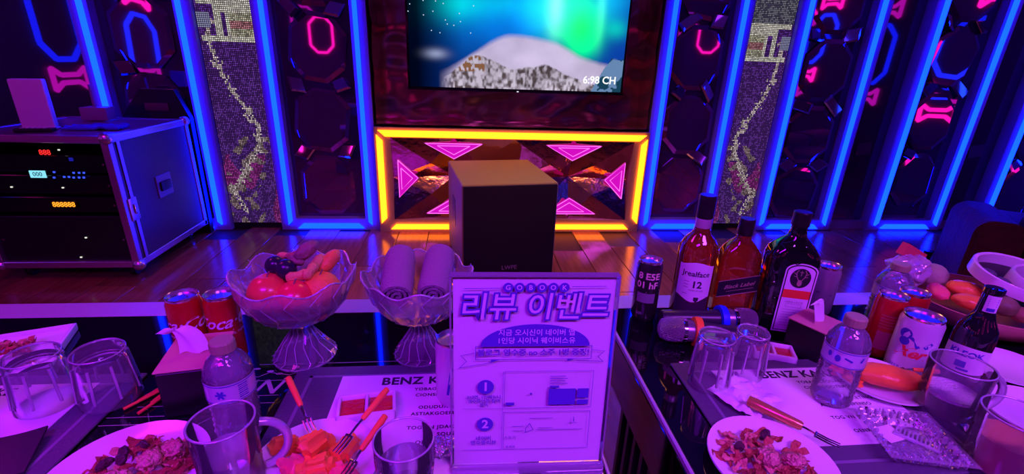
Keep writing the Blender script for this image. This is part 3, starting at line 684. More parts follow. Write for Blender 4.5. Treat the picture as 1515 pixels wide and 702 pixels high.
def compote(x, y, rim, br, h_, label):
    t = thing('glass_bowl', label, 'bowl', (x, y, TZ), R(8), 'footed crystal bowls')
    nl = 8
    def sc(a, r_, z, i):
        k = max(0, (z-.07)/(h_-.07)); w_ = math.cos(nl*a)
        return r_*(1+.03*k*w_+.022*(1 if round(a/(2*PI)*32) % 2 else -1)*(1 if i < 6 else 0)*(1-.7*k)), z+.007*k*k*math.cos(nl*a+.3)
    def cut(a, r_, z, i): return r_*(1+(.07 if round(a/(2*PI)*24+i) % 2 else -.05)*(1 if .005 < z < .07 else 0)), z
    foot = [(0, 0), (br, 0), (br, .006), (br*.9, .012), (br*.60, .036), (br*.36, .055), (br*.30, .066), (br*.42, .074), (0, .076)]
    child(t, 'foot', MB().lathe(foot, 24, cut), M_cry, 0)
    out = [(.012, .074), (rim*.35, .079), (rim*.62, .094), (rim*.83, .119), (rim*.95, .147), (rim, h_)]
    inn = [(rim*.965, h_-.0005), (rim*.90, .146), (rim*.77, .121), (rim*.55, .099), (rim*.3, .086), (0, .084)]
    child(t, 'bowl', MB().lathe(out+inn, 32, sc), M_cry, 0)
    mb = MB(); RG = MATS.get('rim_glass') or gmat('rim_glass', (.95, .95, 1), (.9, .9, 1), .40, base=.08)
    for k in range(16):
        a = 2*PI*k/16+.1; pts = []
        for i in range(1, 6):
            q = sc(a, out[i][0], out[i][1], i); w_ = a+.10*(1 if i % 2 else -1); pts.append((q[0]*1.004*math.cos(w_), q[0]*1.004*math.sin(w_), q[1]))
        mb.tube(pts, .0008, 5)
    child(t, 'bowl_cuts', mb, RG, 60)
    mb = MB()
    for k in range(14):
        a = 2*PI*k/14; pts = [(q*1.06*math.cos(a+da), q*1.06*math.sin(a+da), z) for (q, z), da in zip(foot[2:8], (0, .12, -.06, .06, -.06, .0))]
        mb.tube(pts, .0009, 5)
    mb.tube([(br*math.cos(2*PI*k/40), br*math.sin(2*PI*k/40), .004) for k in range(41)], .0016, 6, False)
    child(t, 'foot_cuts', mb, RG, 60)
    mb = MB()
    mb.tube([(lambda q: (q[0]*math.cos(2*PI*k/60), q[0]*math.sin(2*PI*k/60), q[1]))(sc(2*PI*k/60, rim*.985, h_, 5)) for k in range(61)], .0016, 6, False)
    child(t, 'rim', mb, gmat('rim_glass', (.95, .95, 1), (.9, .9, 1), .40, base=.08), 60)
    return t
FB, TB = (-.290, .760), (-.082, .757)
compote(*FB, .099, .052, .168, 'footed crystal bowl heaped with fruit, left of the towel bowl')
compote(*TB, .094, .047, .165, 'footed crystal bowl holding two rolled towels')
def fruit(name, label, cat, loc, r_, M, sc=(1,1,1), amp=.03, freq=2, seed=0, rot=(0,0,0), sub=3, group='fruit and nuts in the crystal bowl'):
    return tag(MB().ico((0, 0, 0), r_, sub, sc, amp, freq, seed).build(name, M, loc=loc, rot=tuple(R(q) for q in rot), smooth=60), label, cat, group)
M_app = mat('red_apple', (.78, .05, .05), .28, col2=(.85, .16, .06), nscale=9, coat=.3)
M_ora = mat('orange_peel', (.95, .36, .06), .4, bump=.2, bscale=260)
M_grp = mat('dark_grape', (.02, .01, .035), .25)
M_brn = mat('brown_biscuit', (.42, .21, .12), .7, col2=(.32, .15, .09), nscale=60, bump=.3, bscale=150)
M_nut = mat('tan_peanut', (.80, .50, .14), .65, bump=.4, bscale=160)
M_dat = mat('dried_date', (.22, .14, .11), .5, col2=(.32, .2, .14), nscale=40, bump=.4, bscale=90)
zb = TZ+.086
def frt(name, label, dx, dy, dz, r_, M, stem=True):
    t = thing(name, label, 'fruit', (FB[0]+dx, FB[1]+dy, zb+dz), 0, 'fruit and nuts in the crystal bowl')
    def prof(n_=14):
        o = []
        for i in range(n_+1):
            a = PI*i/n_; q = r_*math.sin(a)*(1+.06*math.cos(a)); z = -r_*.93*math.cos(a)
            if i == n_: z -= r_*.14
            if i == n_-1: z -= r_*.03
            o.append((max(q, 0), z))
        return o
    child(t, 'flesh', MB().lathe(prof(), 28), M, 60)
    if stem: child(t, 'stem', MB().tube([(0, 0, r_*.74), (.002, 0, r_*.9), (.005, .002, r_*1.08)], .0015, 6), M_dat)
    return t
frt('apple', 'red apple at the left of the crystal fruit bowl', -.038, -.018, .054, .034, M_app)
frt('apple', 'red apple in the middle of the crystal fruit bowl', .010, -.036, .052, .031, mat('bright_apple', (.90, .04, .06), .28, coat=.3))
frt('orange', 'orange fruit at the right of the crystal fruit bowl', .044, -.008, .053, .033, M_ora)
for i, (dx, dy, dz, q) in enumerate([(-.034, .012, .088, .0165), (-.012, .000, .086, .0175)]):
    fruit('grape', ['left dark grape on top of the fruit bowl', 'right dark grape on top of the fruit bowl, beside a peanut'][i], 'grape', (FB[0]+dx, FB[1]+dy, zb+dz), q, M_grp, (1, 1, 1.08), .02, 2, i)
for i, (dx, dy, dz, l, rz, M, lb) in enumerate([
    (.017, .022, .112, .024, 40, M_dat, 'long brown date leaning at the top of the fruit bowl'), (-.006, .03, .098, .016, 10, M_brn, 'round brown biscuit at the top of the fruit bowl'),
    (.002, .012, .097, .015, -20, M_dat, 'short brown date behind the grapes in the fruit bowl'), (-.026, .034, .098, .011, 0, M_nut, 'small tan nut behind the left grape'),
    (.034, .02, .09, .019, 70, M_nut, 'long tan nut leaning at the right of the fruit bowl'), (.05, .035, .087, .026, 60, M_ora, 'orange dried fruit slice standing at the right of the fruit bowl')]):
    fruit('dried_fruit', lb, 'dried fruit', (FB[0]+dx, FB[1]+dy, zb+dz), l, M, (1, .5, .55), .15, 2, i+4, (10, -25 if i in (0, 4, 5) else 5, rz))
def peanut(loc, rz, label):
    mb = MB().lathe([(0, -.02), (.006, -.018), (.0095, -.011), (.0072, 0), (.0095, .010), (.007, .018), (0, .021)], 14, rot=Matrix.Rotation(PI/2, 3, 'Y'))
    tag(mb.build('peanut', M_nut, loc=loc, rot=(0, R(-8), R(rz)), smooth=60), label, 'peanut', 'fruit and nuts in the crystal bowl')
peanut((FB[0]+.012, FB[1]-.016, zb+.082), 15, 'pale peanut in its shell right of the dark grapes')
peanut((FB[0]+.030, FB[1]-.008, zb+.087), 80, 'peanut in its shell above the orange fruit')
for i, (dx, dy, dz, rz, tl_) in enumerate([(-.026, -.058, .046, 4, 0), (.026, -.058, .046, -6, 2), (.0, -.040, .024, 2, 0), (-.038, -.030, .022, 50, 3), (.038, -.028, .022, -50, 3)]):
    tag(MB().bbox((0, 0, 0), (.050, .017, .015), .006, 3).build('biscuit_finger', M_brn, loc=(FB[0]+dx, FB[1]+dy, zb+dz), rot=(R(20), R(tl_), R(rz)), smooth=60),
        ['upper left biscuit finger at the front of the fruit bowl', 'upper right biscuit finger at the front of the fruit bowl', 'lowest biscuit finger in the middle of the fruit bowl front', 'lower left biscuit finger seen through the crystal bowl', 'lower right biscuit finger seen through the crystal bowl'][i], 'biscuit', 'fruit and nuts in the crystal bowl')
# ---- rolled towels
M_tow = mat('grey_towel', (.36, .27, .33), .95, bump=.5, bscale=330)
def towel(loc, rz, tilt, label, L=.108, R0=.032):
    turns = 3.2; n_ = 100; prof = []
    for i in range(n_+1):
        a = 2*PI*turns*i/n_-R(162); q = .004+(R0-.004)*i/n_; prof.append((q*math.cos(a), q*math.sin(a)))
    th = .0052; inner = [(x*(1-th/math.hypot(x, y)), y*(1-th/math.hypot(x, y))) for x, y in prof]
    mb = MB(); o = []; N_ = 12
    for j in range(N_+1):
        t = j/N_; k = 1-.10*abs(2*t-1)**6; wob = .0006*math.sin(j*2.1)
        for P_ in (prof, inner):
            o += [(x*k*(1+.012*noise.noise(Vector((x*60, t*6, y*60))))+wob, (t-.5)*L, y*k) for x, y in P_]
    n1 = n_+1; f_ = []
    for j in range(N_):
        A, B = j*2*n1, (j+1)*2*n1
        for i in range(n_):
            f_.append((A+i, A+i+1, B+i+1, B+i)); f_.append((A+n1+i+1, A+n1+i, B+n1+i, B+n1+i+1))
        f_.append((A+n_, A+n1+n_, B+n1+n_, B+n_)); f_.append((A, B, B+n1, A+n1))
    for A in (0, N_*2*n1):
        for i in range(n_): f_.append((A+i, A+n1+i, A+n1+i+1, A+i+1))
    mb.add(o, f_)
    tag(mb.build('rolled_towel', M_tow, loc=loc, rot=(R(tilt), 0, R(rz)), smooth=60), label, 'towel', 'rolled towels in the crystal bowl')
towel((TB[0]-.032, TB[1]+.004, zb+.074), 2, 17, 'left rolled grey towel in the crystal bowl')
towel((TB[0]+.034, TB[1]+.004, zb+.075), -5, 17, 'right rolled grey towel in the crystal bowl, next to the event sign')
# ---- acrylic event sign
sg = thing('event_sign', 'upright acrylic stand with a Korean review event sheet', 'sign', (.083, .487, TZ), R(-1.5))
SW, SH = .203, .276; lean = R(4)
def sgp(u, v, d=0): return (u, v*math.sin(lean)+d, .004+v*math.cos(lean))
child(sg, 'paper', MB().prism([(-SW/2+.003, .004), (SW/2-.003, .004), (SW/2-.003, SH-.002), (-SW/2+.003, SH-.002)], -.0003, .0003, lambda u, v, q: sgp(u, v, q)), M_paper, 0)
M_acr = gmat('acrylic', (.97, .97, .98), base=.0, ior=1.12)
M_acre = gmat('acrylic_edge', (.7, .68, .75), (.75, .7, .9), .4, base=.2)
for d in (-.0035, .0035): child(sg, 'acrylic_sheet', MB().prism([(-SW/2, 0), (SW/2, 0), (SW/2, SH), (-SW/2, SH)], d-.0008, d+.0008, lambda u, v, q: sgp(u, v, q)), M_acr, 0)
for u in (-SW/2, SW/2): child(sg, 'acrylic_edge', MB().prism([(u-.0012, 0), (u+.0012, 0), (u+.0012, SH), (u-.0012, SH)], -.005, .005, lambda a_, v, q: sgp(a_, v, q)), M_acre, 0)
child(sg, 'acrylic_edge', MB().prism([(-SW/2, SH-.001), (SW/2, SH-.001), (SW/2, SH+.001), (-SW/2, SH+.001)], -.005, .005, lambda a_, v, q: sgp(a_, v, q)), M_acre, 0)
child(sg, 'acrylic_foot', MB().bbox((0, .0, .002), (SW, .075, .004), .001, 1), M_acre)
child(sg, 'acrylic_foot', MB().bbox((0, -.012, .009), (SW, .010, .012), .003, 2), M_acre)
fr = -.0052
mp = lambda u, v: sgp(u, v, fr)
mp2 = lambda u, v: sgp(u, v, fr-.0003)
mp3 = lambda u, v: sgp(u, v, fr-.0006)
M_pur = mat('indigo_print', (.10, .045, .50), .7)
M_pur2 = mat('pale_print', (.75, .68, .80), .7)
# title: dark outline first, pale letters on top
mb = MB(); text(mb, '리뷰 이벤트', .0375, mp, at=(0, .235), bold=.07, shear=.12)
for i in range(6): disc(mb, mp, (-.033+.0135*i, .262), .0062, 18)
mb.add([mp(*p) for p in [(-.063, .1838)]+[(.068*math.cos(PI-PI*k/24)+.003, .1838+.030*math.sin(PI*k/24)) for k in range(25)]], [tuple(range(26))])
for y in (.0, -.056):
    disc(mb, mp, (-.058, .126+y), .0105, 24)
rect(mb, mp, .023, .098, .058, .122); rect(mb, mp, .060, .108, .075, .122); rect(mb, mp, .060, .098, .075, .1055); rect(mb, mp, .024, .1235, .036, .1265); rect(mb, mp, -.032, .098, -.021, .1025)
mb.add([mp(*p) for p in [(-.052, .1655), (-.052, .161), (-.040, .1655)]], [(0, 1, 2)]); mb.add([mp(*p) for p in [(.044, .166), (.056, .166), (.044, .162)]], [(0, 1, 2)])
child(sg, 'indigo_print', mb, M_pur, 0)
mb = MB(); text(mb, '리뷰 이벤트', .0375, mp2, at=(0, .235), bold=.008, shear=.12)
for i, c in enumerate('GOBOOK'): text(mb, c, .0085, mp2, at=(-.033+.0135*i, .2618), bold=.02)
text(mb, '지금 오시신이 네이버 맵', .0095, mp2, at=(.004, .202), bold=.015); text(mb, '1인당 시이닉 웨이비스유', .0095, mp2, at=(.004, .191), bold=.015)
for i, c in enumerate('12'): text(mb, c, .017, mp2, at=(-.058, .126-.056*i), bold=.03)
child(sg, 'pale_print', mb, M_pur2, 0)
mb = MB()
line(mb, mp, [(-.085, .2605), (-.042, .2610)], .0008); line(mb, mp, [(.044, .2632), (.085, .2636)], .0008)
line(mb, mp2, [(-.071, .1655), (.074, .1655), (.074, .1838), (-.071, .1838)], .0009, True)
line(mb, mp, [(-.071, .175), (-.089, .171), (-.082, .163), (-.091, .154), (-.052, .161)], .0007); line(mb, mp, [(.074, .178), (.091, .176), (.083, .168), (.090, .161), (.056, .163)], .0007)
text(mb, '블로그 영수증 no 소주 1병 증정!', .0105, mp2, at=(.001, .1745), bold=.03)
for y0, y1 in ((.094, .148), (.030, .088)): line(mb, mp, [(-.034, y0), (.079, y0), (.079, y1), (-.034, y1)], .0006, True)
line(mb, mp, [(-.086, .094), (-.036, .094)], .0004); line(mb, mp, [(-.086, .03), (-.036, .03), (-.036, .148)], .0005)
for t_, y, s_ in (('310명, 1인메뉴나', .111, .0062), ('영수증인증 참여', .105, .0062), ('참여', .099, .0058), ('네이버', .048, .0075), ('영수증리뷰', .041, .0075)): text(mb, t_, s_, mp, at=(-.06, y), bold=.02)
for i in range(4): line(mb, mp, [(.024, .130+.0035*i), (.046-.003*(i % 2), .130+.0035*i)], .0009)
line(mb, mp, [(-.005, .062), (.0, .070), (.005, .060), (-.005, .056)], .0009, True)
for x0_, x1_, y in ((-.022, -.008, .066), (-.022, -.008, .059), (.012, .030, .063), (.010, .070, .060), (.000, .03, .078), (.052, .062, .070)): line(mb, mp, [(x0_, y), (x1_, y)], .0007)
text(mb, 'i', .012, mp, at=(.058, .075), bold=.01); text(mb, '스토리', .0058, mp, at=(-.025, .048)); text(mb, '8.456', .0055, mp, at=(-.024, .034))
disc(mb, mp, (-.0, .115), .0018, 10)
child(sg, 'fine_print', mb, mat('violet_print', (.16, .06, .50), .7), 0)
# ------------------------------------------------------------------ plates and snacks
def plate(x, y, r_, label, z=TZ+.0006, oval=1.0, rz=0, M=None, lip=.011):
    mb = MB().lathe([(0, 0), (r_*.62, 0), (r_*.66, .002), (r_*.90, lip*.75), (r_, lip), (r_*.995, lip+.0025), (r_*.9, lip*.75+.0028), (r_*.68, .0052), (0, .0045)], 48,
                    (lambda a, q, zz, i: (q*(math.hypot(math.cos(a), math.sin(a)*oval)), zz)) if oval != 1 else None)
    o = mb.build('plate', M or M_white, loc=(x, y, z), rot=(0, 0, rz), smooth=50)
    return tag(o, label, 'plate', 'white plates')
M_sq = [mat('dried_squid_%d' % i, c, .6, col2=c2, nscale=120, bump=.5, bscale=200) for i, (c, c2) in enumerate([((.58, .17, .09), (.42, .10, .05)), ((.78, .40, .24), (.6, .25, .14)), ((.40, .10, .045), (.28, .06, .03))])]
M_wal = mat('walnut', (.86, .50, .34), .7, col2=(.62, .28, .18), nscale=90, bump=1.0, bscale=110)
M_rai = mat('raisin', (.10, .03, .05), .4, bump=.8, bscale=200)
def strip_mesh(seed, M):
    rn = random.Random(seed); L = rn.uniform(.022, .036); W = rn.uniform(.005, .009); b = rn.uniform(-.5, .5); tw = rn.uniform(-1.5, 1.5); cv = rn.uniform(.15, .5)
    mb = MB()
    def fn(a, c):
        s_ = (a-.5); y = (c-.5)*W*(1+.3*math.sin(a*9+seed)); t = tw*s_
        return (L*s_, y*math.cos(t)+b*L*s_*s_, y*math.sin(t)+cv*L*(.25-s_*s_)+.002*math.sin(a*14+seed)+.0015*noise.noise(Vector((a*7, c*3, seed))))
    mb.sheet(9, 3, fn, .0016); o = mb.build('t', M, smooth=60); me = o.data; bpy.data.objects.remove(o); return me
SQ = [strip_mesh(i, M_sq[i % 3]) for i in range(9)]
WN = []
for i in range(4):
    mb = MB().ico((0, 0, 0), .0135, 3, (1.15, .95, .75), .45, 3.2, i); o = mb.build('t', M_wal, smooth=70); WN.append(o.data); bpy.data.objects.remove(o)
RN = []
for i in range(3):
    o = MB().ico((0, 0, 0), .0075, 2, (1.4, .8, .7), .4, 3, i).build('t', M_rai, smooth=70); RN.append(o.data); bpy.data.objects.remove(o)
def snack_pile(x, y, z, ax, ay, n_, seed, where, walnuts, raisins):
    rn = random.Random(seed)
    def put(me, name, label, cat, px, py, pz, rot, group):
        o = bpy.data.objects.new(name, me); COL.objects.link(o); o.location = (px, py, pz); o.rotation_euler = rot; tag(o, label, cat, group)
    for i in range(n_):
        t = rn.uniform(0, 2*PI); q = math.sqrt(rn.random()); px, py = ax*q*math.cos(t), ay*q*math.sin(t); hz = .004+.017*(1-q*q)*rn.uniform(.55, 1.1)
        put(SQ[rn.randrange(9)], 'snack_strip', 'curled strip of dried squid on %s' % where, 'snack', x+px, y+py, z+hz, (rn.uniform(-.5, .5), rn.uniform(-.5, .5), rn.uniform(0, 6.28)), 'squid strips on '+where)
    for i, (dx, dy, dz, lb) in enumerate(walnuts): put(WN[i % 4], 'walnut', lb, 'nut', x+dx, y+dy, z+dz, (rn.uniform(0, 1), 0, rn.uniform(0, 6)), 'walnuts on '+where)
    for dx, dy, dz in raisins: put(RN[rn.randrange(3)], 'raisin', 'dark raisin among the squid strips on %s' % where, 'raisin', x+dx, y+dy, z+dz, (.3, .2, rn.uniform(0, 6)), 'raisins on '+where)
plate(-.428, .494, .094, 'white snack plate in front of the left tissue box', oval=1.0)
snack_pile(-.415, .492, TZ+.006, .064, .060, 62, 3, 'the plate left of the mug', [(.018, .006, .024, 'pale walnut on the heap left of the mug, the upper one'), (.036, .024, .022, 'pale walnut near the mug side of the snack plate'), (-.004, -.022, .024, 'pale walnut lowest on the snack plate left of the mug')],
           [(-.022, .02, .024), (-.034, .004, .022), (-.008, .034, .021), (-.015, .005, .027)])
plate(.418, .462, .084, 'white snack plate on the right placemat edge, beside the gold-handled fork', z=ZM)
snack_pile(.408, .468, ZM+.006, .056, .052, 54, 11, 'the plate beside the gold fork', [(-.004, -.016, .022, 'pale walnut lowest on the plate beside the gold fork'), (.028, -.02, .018, 'pale walnut at the right of the plate beside the gold fork')],
           [(-.03, .01, .016), (.02, .03, .015)])
rp = thing('rectangular_plate', 'white rectangular plate behind the upturned tumblers at the left edge', 'plate', (-.812, .772, TZ+.0006), R(20))
child(rp, 'dish', MB().bbox((0, 0, .004), (.19, .13, .008), .003, 2), M_white)
for c, d in (((0, .062, .009), (.19, .006, .012)), ((0, -.062, .009), (.19, .006, .012)), ((.092, 0, .009), (.006, .13, .012)), ((-.092, 0, .009), (.006, .13, .012))): child(rp, 'rim', MB().bbox(c, d, .002, 2), M_white)
snack_pile(-.80, .765, TZ+.010, .06, .035, 26, 21, 'the rectangular plate', [], [])
# ---- melon plates
M_mel = mat('orange_melon', (1.0, .36, .06), .35, col2=(.98, .26, .04), nscale=30, bump=.15, bscale=90, sss=.2)
M_melp = mat('pink_melon', (1.0, .20, .22), .35, col2=(.95, .14, .14), nscale=30, bump=.15, bscale=90, sss=.2)
def melon(x, y, z, L, W, H, rz, rx, M, label, ry=0, g='melon chunks'):
    bm = bmesh.new(); bmesh.ops.create_cube(bm, size=1)
    for v in bm.verts:
        v.co.x *= L*(1 if v.co.z < 0 else .72); v.co.y *= W*(1 if v.co.z < 0 else .55); v.co.z *= H
    bmesh.ops.bevel(bm, geom=bm.edges[:], offset=.0075, segments=3, affect='EDGES')
    bmesh.ops.subdivide_edges(bm, edges=bm.edges[:], cuts=1)
    sd_ = Vector((x*50, y*50, 0))
    for v in bm.verts: v.co += v.co.normalized()*.009*noise.noise(v.co*45+sd_)+v.co.normalized()*.003*noise.noise(v.co*130+sd_)
    o = MB().addbm(bm).build('melon_chunk', M, loc=(x, y, z), rot=(R(rx), R(ry), R(rz)), smooth=40); return tag(o, label, 'melon', g)
plate(-.196, .492, .082, 'white plate of orange melon chunks beside the left mug', z=ZM)
zz = ZM+.006
for q in [(-.238, .520, .012, .050, .034, .024, 20, 8, M_mel, 'orange melon chunk at the far left of the melon plate'), (-.196, .520, .014, .044, .036, .026, -15, -10, M_mel, 'orange melon chunk at the back of the melon plate, under the left fork'),
          (-.160, .508, .014, .048, .034, .026, 70, 6, M_mel, 'orange melon chunk at the right of the melon plate, under the right fork'), (-.222, .482, .013, .042, .034, .024, -30, 0, M_melp, 'pinkish melon chunk at the left front of the melon plate'),
          (-.188, .476, .018, .048, .036, .026, 15, 14, M_mel, 'orange melon chunk in the front middle of the melon plate'), (-.152, .470, .013, .044, .034, .024, -50, -6, M_melp, 'pinkish melon chunk at the right front of the melon plate'),
          (-.196, .500, .034, .046, .034, .024, 50, 16, M_mel, 'orange melon chunk on top of the heap on the melon plate')]:
    x, y, dz, L, W, H, rz, rx, M, lb = q; melon(x, y, zz+dz, L, W, H, rz, rx, M, lb, g='melon chunks on the left plate')
plate(.722, .622, .071, 'white plate with a red-orange melon slice behind the right water bottle', z=ZM, oval=.94, rz=R(-35))
fruit('melon_slice', 'long orange melon slice across the plate behind the right water bottle', 'melon', (.717, .608, ZM+.029), .040, M_mel, (1.42, .68, .42), .16, 2.4, 5, (0, 0, -24), 3, 'melon chunks on the right plate')
for q in [(.672, .652, .016, .046, .034, .026, 40, 0, M_melp, 'pinkish melon chunk behind the right water bottle'),
          (.668, .618, .012, .034, .03, .018, 80, 0, M_mel, 'small orange melon chunk beside the right water bottle')]:
    x, y, dz, L, W, H, rz, rx, M, lb = q; melon(x, y, zz+dz-.002, L, W, H, rz, rx, M, lb, g='melon chunks on the right plate')
# ---- forks
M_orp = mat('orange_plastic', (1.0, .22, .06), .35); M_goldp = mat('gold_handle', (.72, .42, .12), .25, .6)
def fork(head, tail, label, Mh, hw_=.006, frac=.5, g='forks'):
    A, B = Vector(head), Vector(tail); d = (B-A); L = d.length; d.normalize(); sd = d.cross(Vector((0, 0, 1))).normalized(); nn = sd.cross(d)
    t = thing('fork', label, 'fork', A, 0, g)
    P_ = lambda s_, w_, h_=0: tuple(d*s_*L+sd*w_+nn*h_)
    mb = MB()
    for w_ in (-.005, 0, .005): mb.tube([P_(.0, w_, -.002), P_(.12, w_, -.003), P_(.24, w_*1.0, -.002)], [.0008, .0013, .0013], 6)
    mb.tube([P_(.24, -.006, -.002), P_(.24, .006, -.002)], .0016, 6); mb.tube([P_(.24, 0, -.002), P_(.34, 0), P_(1-frac+.03, 0)], .0018, 8)
    child(t, 'tines', mb, M_steel)
    mb = MB().tube([P_(1-frac, 0), P_(1-frac+.03, 0), P_(.9, 0), P_(.985, 0), P_(1, 0)], [hw_*.6, hw_*.8, hw_, hw_*.9, hw_*.4], 10)
    child(t, 'handle', mb, Mh, 60, 'coloured plastic handle')
    return t
fork((-.208, .532, ZM+.028), (-.262, .608, ZM+.062), 'orange-handled fork leaning left out of the melon heap', M_orp, .0048, .55)
fork((-.166, .486, ZM+.036), (-.112, .575, ZM+.062), 'orange-handled fork leaning right out of the melon heap towards the sauce dish', M_orp, .0048, .52)
fork((-.150, .452, ZM+.03), (-.108, .528, ZM+.055), 'orange-handled fork lying in front between melon plate and water glass', M_orp, .0048, .6)
fork((.730, .612, ZM+.042), (.806, .604, ZM+.038), 'orange-handled fork stuck in the long melon slice', M_orp, .0042, .6)
fork((.528, .476, ZM+.018), (.443, .570, ZM+.022), 'fork with a gold handle leaning on the right snack plate', M_goldp, .0092, .62)
# ---- sauce dishes
M_sau = mat('red_sauce', (.55, .03, .03), .15, bump=.3, bscale=120)
def sauce(x, y, z, L, W, rz, label):
    t = thing('sauce_dish', label, 'dish', (x, y, z), rz, 'twin sauce dishes')
    h_ = .016; mb = MB().bbox((0, 0, .002), (L*.9, W*.9, .004), .0015, 1)
    for c, d in (((0, W/2-.0025, h_/2), (L, .005, h_)), ((0, -W/2+.0025, h_/2), (L, .005, h_)), ((L/2-.0025, 0, h_/2), (.005, W, h_)), ((-L/2+.0025, 0, h_/2), (.005, W, h_)), ((0, 0, h_/2), (.005, W-.008, h_))): mb.bbox(c, d, .002, 2)
    child(t, 'dish', mb, M_white)
    for sx in (-1, 1): child(t, 'sauce', MB().bbox((sx*L/4, 0, .0065), (L/2-.008, W-.012, .006), .002, 2), M_sau, label='dark red dipping sauce')
sauce(-.150, .600, ZP, .086, .052, R(8), 'white twin sauce dish on the centre menu sheet')
sauce(.588, .722, TZ+.0006, .074, .048, R(-22), 'white twin sauce dish in front of the right tissue box')
# ------------------------------------------------------------------ glasses
M_gla = gmat('drinking_glass', (.99, .99, 1), (.85, .85, .95), .075, base=.01, rough=.03, ior=1.22)
def tumbler(x, y, z, r_, h_, label, up=False, facets=8, liquid=None, r2=None):
    t = thing('tumbler', label, 'glass', (x, y, z), random.uniform(0, 1), 'glass tumblers')
    r2 = r2 or r_*.86                                   # r_: open end, r2: closed end
    fn = lambda a, q, zz, i: (q*(1+.018*math.cos(facets*a)*(1 if .12*h_ < zz < .8*h_ else 0)), zz)
    P_ = [(0, 0), (r2*.92, 0), (r2, .004), (r2*1.03, h_*.2), (r_, h_*.75), (r_, h_-.001), (r_-.0008, h_), (r_-.002, h_-.001), (r_-.003, h_*.75), (r2-.0015, h_*.2), (r2-.004, .013), (0, .012)]
    if not up: P_ = [(q, h_-zz) for q, zz in P_]
    child(t, 'wall', MB().lathe(P_, 48, fn), M_gla, 30)
    zr = h_ if up else h_-.0025
    child(t, 'rim', MB().lathe([((r_ if up else r2)-.001+.0012*math.cos(2*PI*k/8), zr-.001+.0012*math.sin(2*PI*k/8)) for k in range(8)], 40, close=True), MATS['rim_glass'], 60)
    for i in range(facets if not up else 0):
        a = 2*PI*i/facets; q = r_*.99
        child(t, 'cut_facet', MB().tube([((q+.0008)*math.cos(a), (q+.0008)*math.sin(a), h_*.18), ((r2*1.02)*math.cos(a), (r2*1.02)*math.sin(a), h_*.8)], [.0022, .0022], 6), MATS['rim_glass'], 60)
    if liquid: child(t, 'drink', MB().lathe([(0, .0125), (r2-.0045, .0128), (r2-.002, h_*.2), (r2*.5+r_*.5-.003, h_*liquid), (0, h_*liquid)], 32), gmat('water', (.85, .82, .92), (.8, .75, .85), .25, base=.05), 40)
    return t
tumbler(-.632, .646, ZP, .0395, .088, 'upturned tumbler at the left edge, the farther left of the pair')
tumbler(-.546, .652, ZP, .0395, .088, 'upturned tumbler at the left mat, nearer the black tissue box')
tumbler(.416, .641, ZM, .034, .098, 'upturned tumbler in front of the microphones, the left of the pair')
tumbler(.497, .666, ZM, .031, .088, 'upturned tumbler in front of the microphones, nearer the right sauce dish')
tumbler(-.073, .447, ZP, .036, .090, 'tumbler of water between the melon plate and the event sign', True, 12, .6)
M_bgl = gmat('mug_glass', (.99, .99, 1), (.85, .85, .95), .075, base=.01, rough=.03, ior=1.22)
def mug(x, y, z, r_, h_, label, hang, Ml, lev, foam=0):
    t = thing('beer_mug', label, 'mug', (x, y, z), 0, 'glass beer mugs')
    P_ = [(0, 0), (r_*.9, 0), (r_*.96, .004), (r_*.93, .02), (r_*.95, h_*.5), (r_, h_-.001), (r_-.001, h_), (r_-.003, h_-.001), (r_*.95-.0035, h_*.5), (r_*.93-.004, .02), (r_*.8, .013), (0, .012)]
    child(t, 'wall', MB().lathe(P_, 48), M_bgl, 30)
    child(t, 'rim', MB().lathe([(r_-.0015+.0014*math.cos(2*PI*k/8), h_-.001+.0014*math.sin(2*PI*k/8)) for k in range(8)], 48, close=True), MATS['rim_glass'], 60)
    ca, sa = math.cos(hang), math.sin(hang); pts = []
    for k in range(15):
        a = R(-84+168*k/14); d = r_*.93+.032*math.cos(a)*1.0; pts.append((d*ca, d*sa, h_*.52+h_*.33*math.sin(a)))
    child(t, 'handle', MB().tube(pts, .0055, 10), MATS['rim_glass'], 60)
    if lev:
        child(t, 'drink', MB().lathe([(0, .0125), (r_*.79, .0132), (r_*.925-.0045, .021), (r_*.945-.004, h_*.5), (r_*.95-.004, h_*lev), (0, h_*lev)], 40), Ml, 40)
    if foam: child(t, 'foam', MB().lathe([(0, h_*lev), (r_*.945-.004, h_*lev), (r_*.95-.004, h_*(lev+foam)), (r_*.5, h_*(lev+foam)+.002), (0, h_*(lev+foam)+.001)], 40), mat('beer_foam', (.82, .78, .8), .8, bump=.6, bscale=250))
    return t
M_amb = gmat('pale_beer', (.85, .45, .15), (.85, .48, .14), .6, base=.02)
M_drk = mat('dark_cola', (.02, .006, .006), .1)
mug(-.290, .478, TZ+.0006, .0375, .105, 'empty glass beer mug in front of the left water bottle', R(20), gmat('melt_water', (.8, .8, .88), (.75, .7, .8), .4, base=.03), .55)
mug(.768, .548, TZ+.0006, .0415, .100, 'glass mug of dark drink with foam in front of the beer bottle', R(-12), M_drk, .40, .10)
mug(.735, .437, TZ+.0006, .0425, .100, 'glass mug of pale beer at the bottom right corner', R(-18), M_amb, .62)
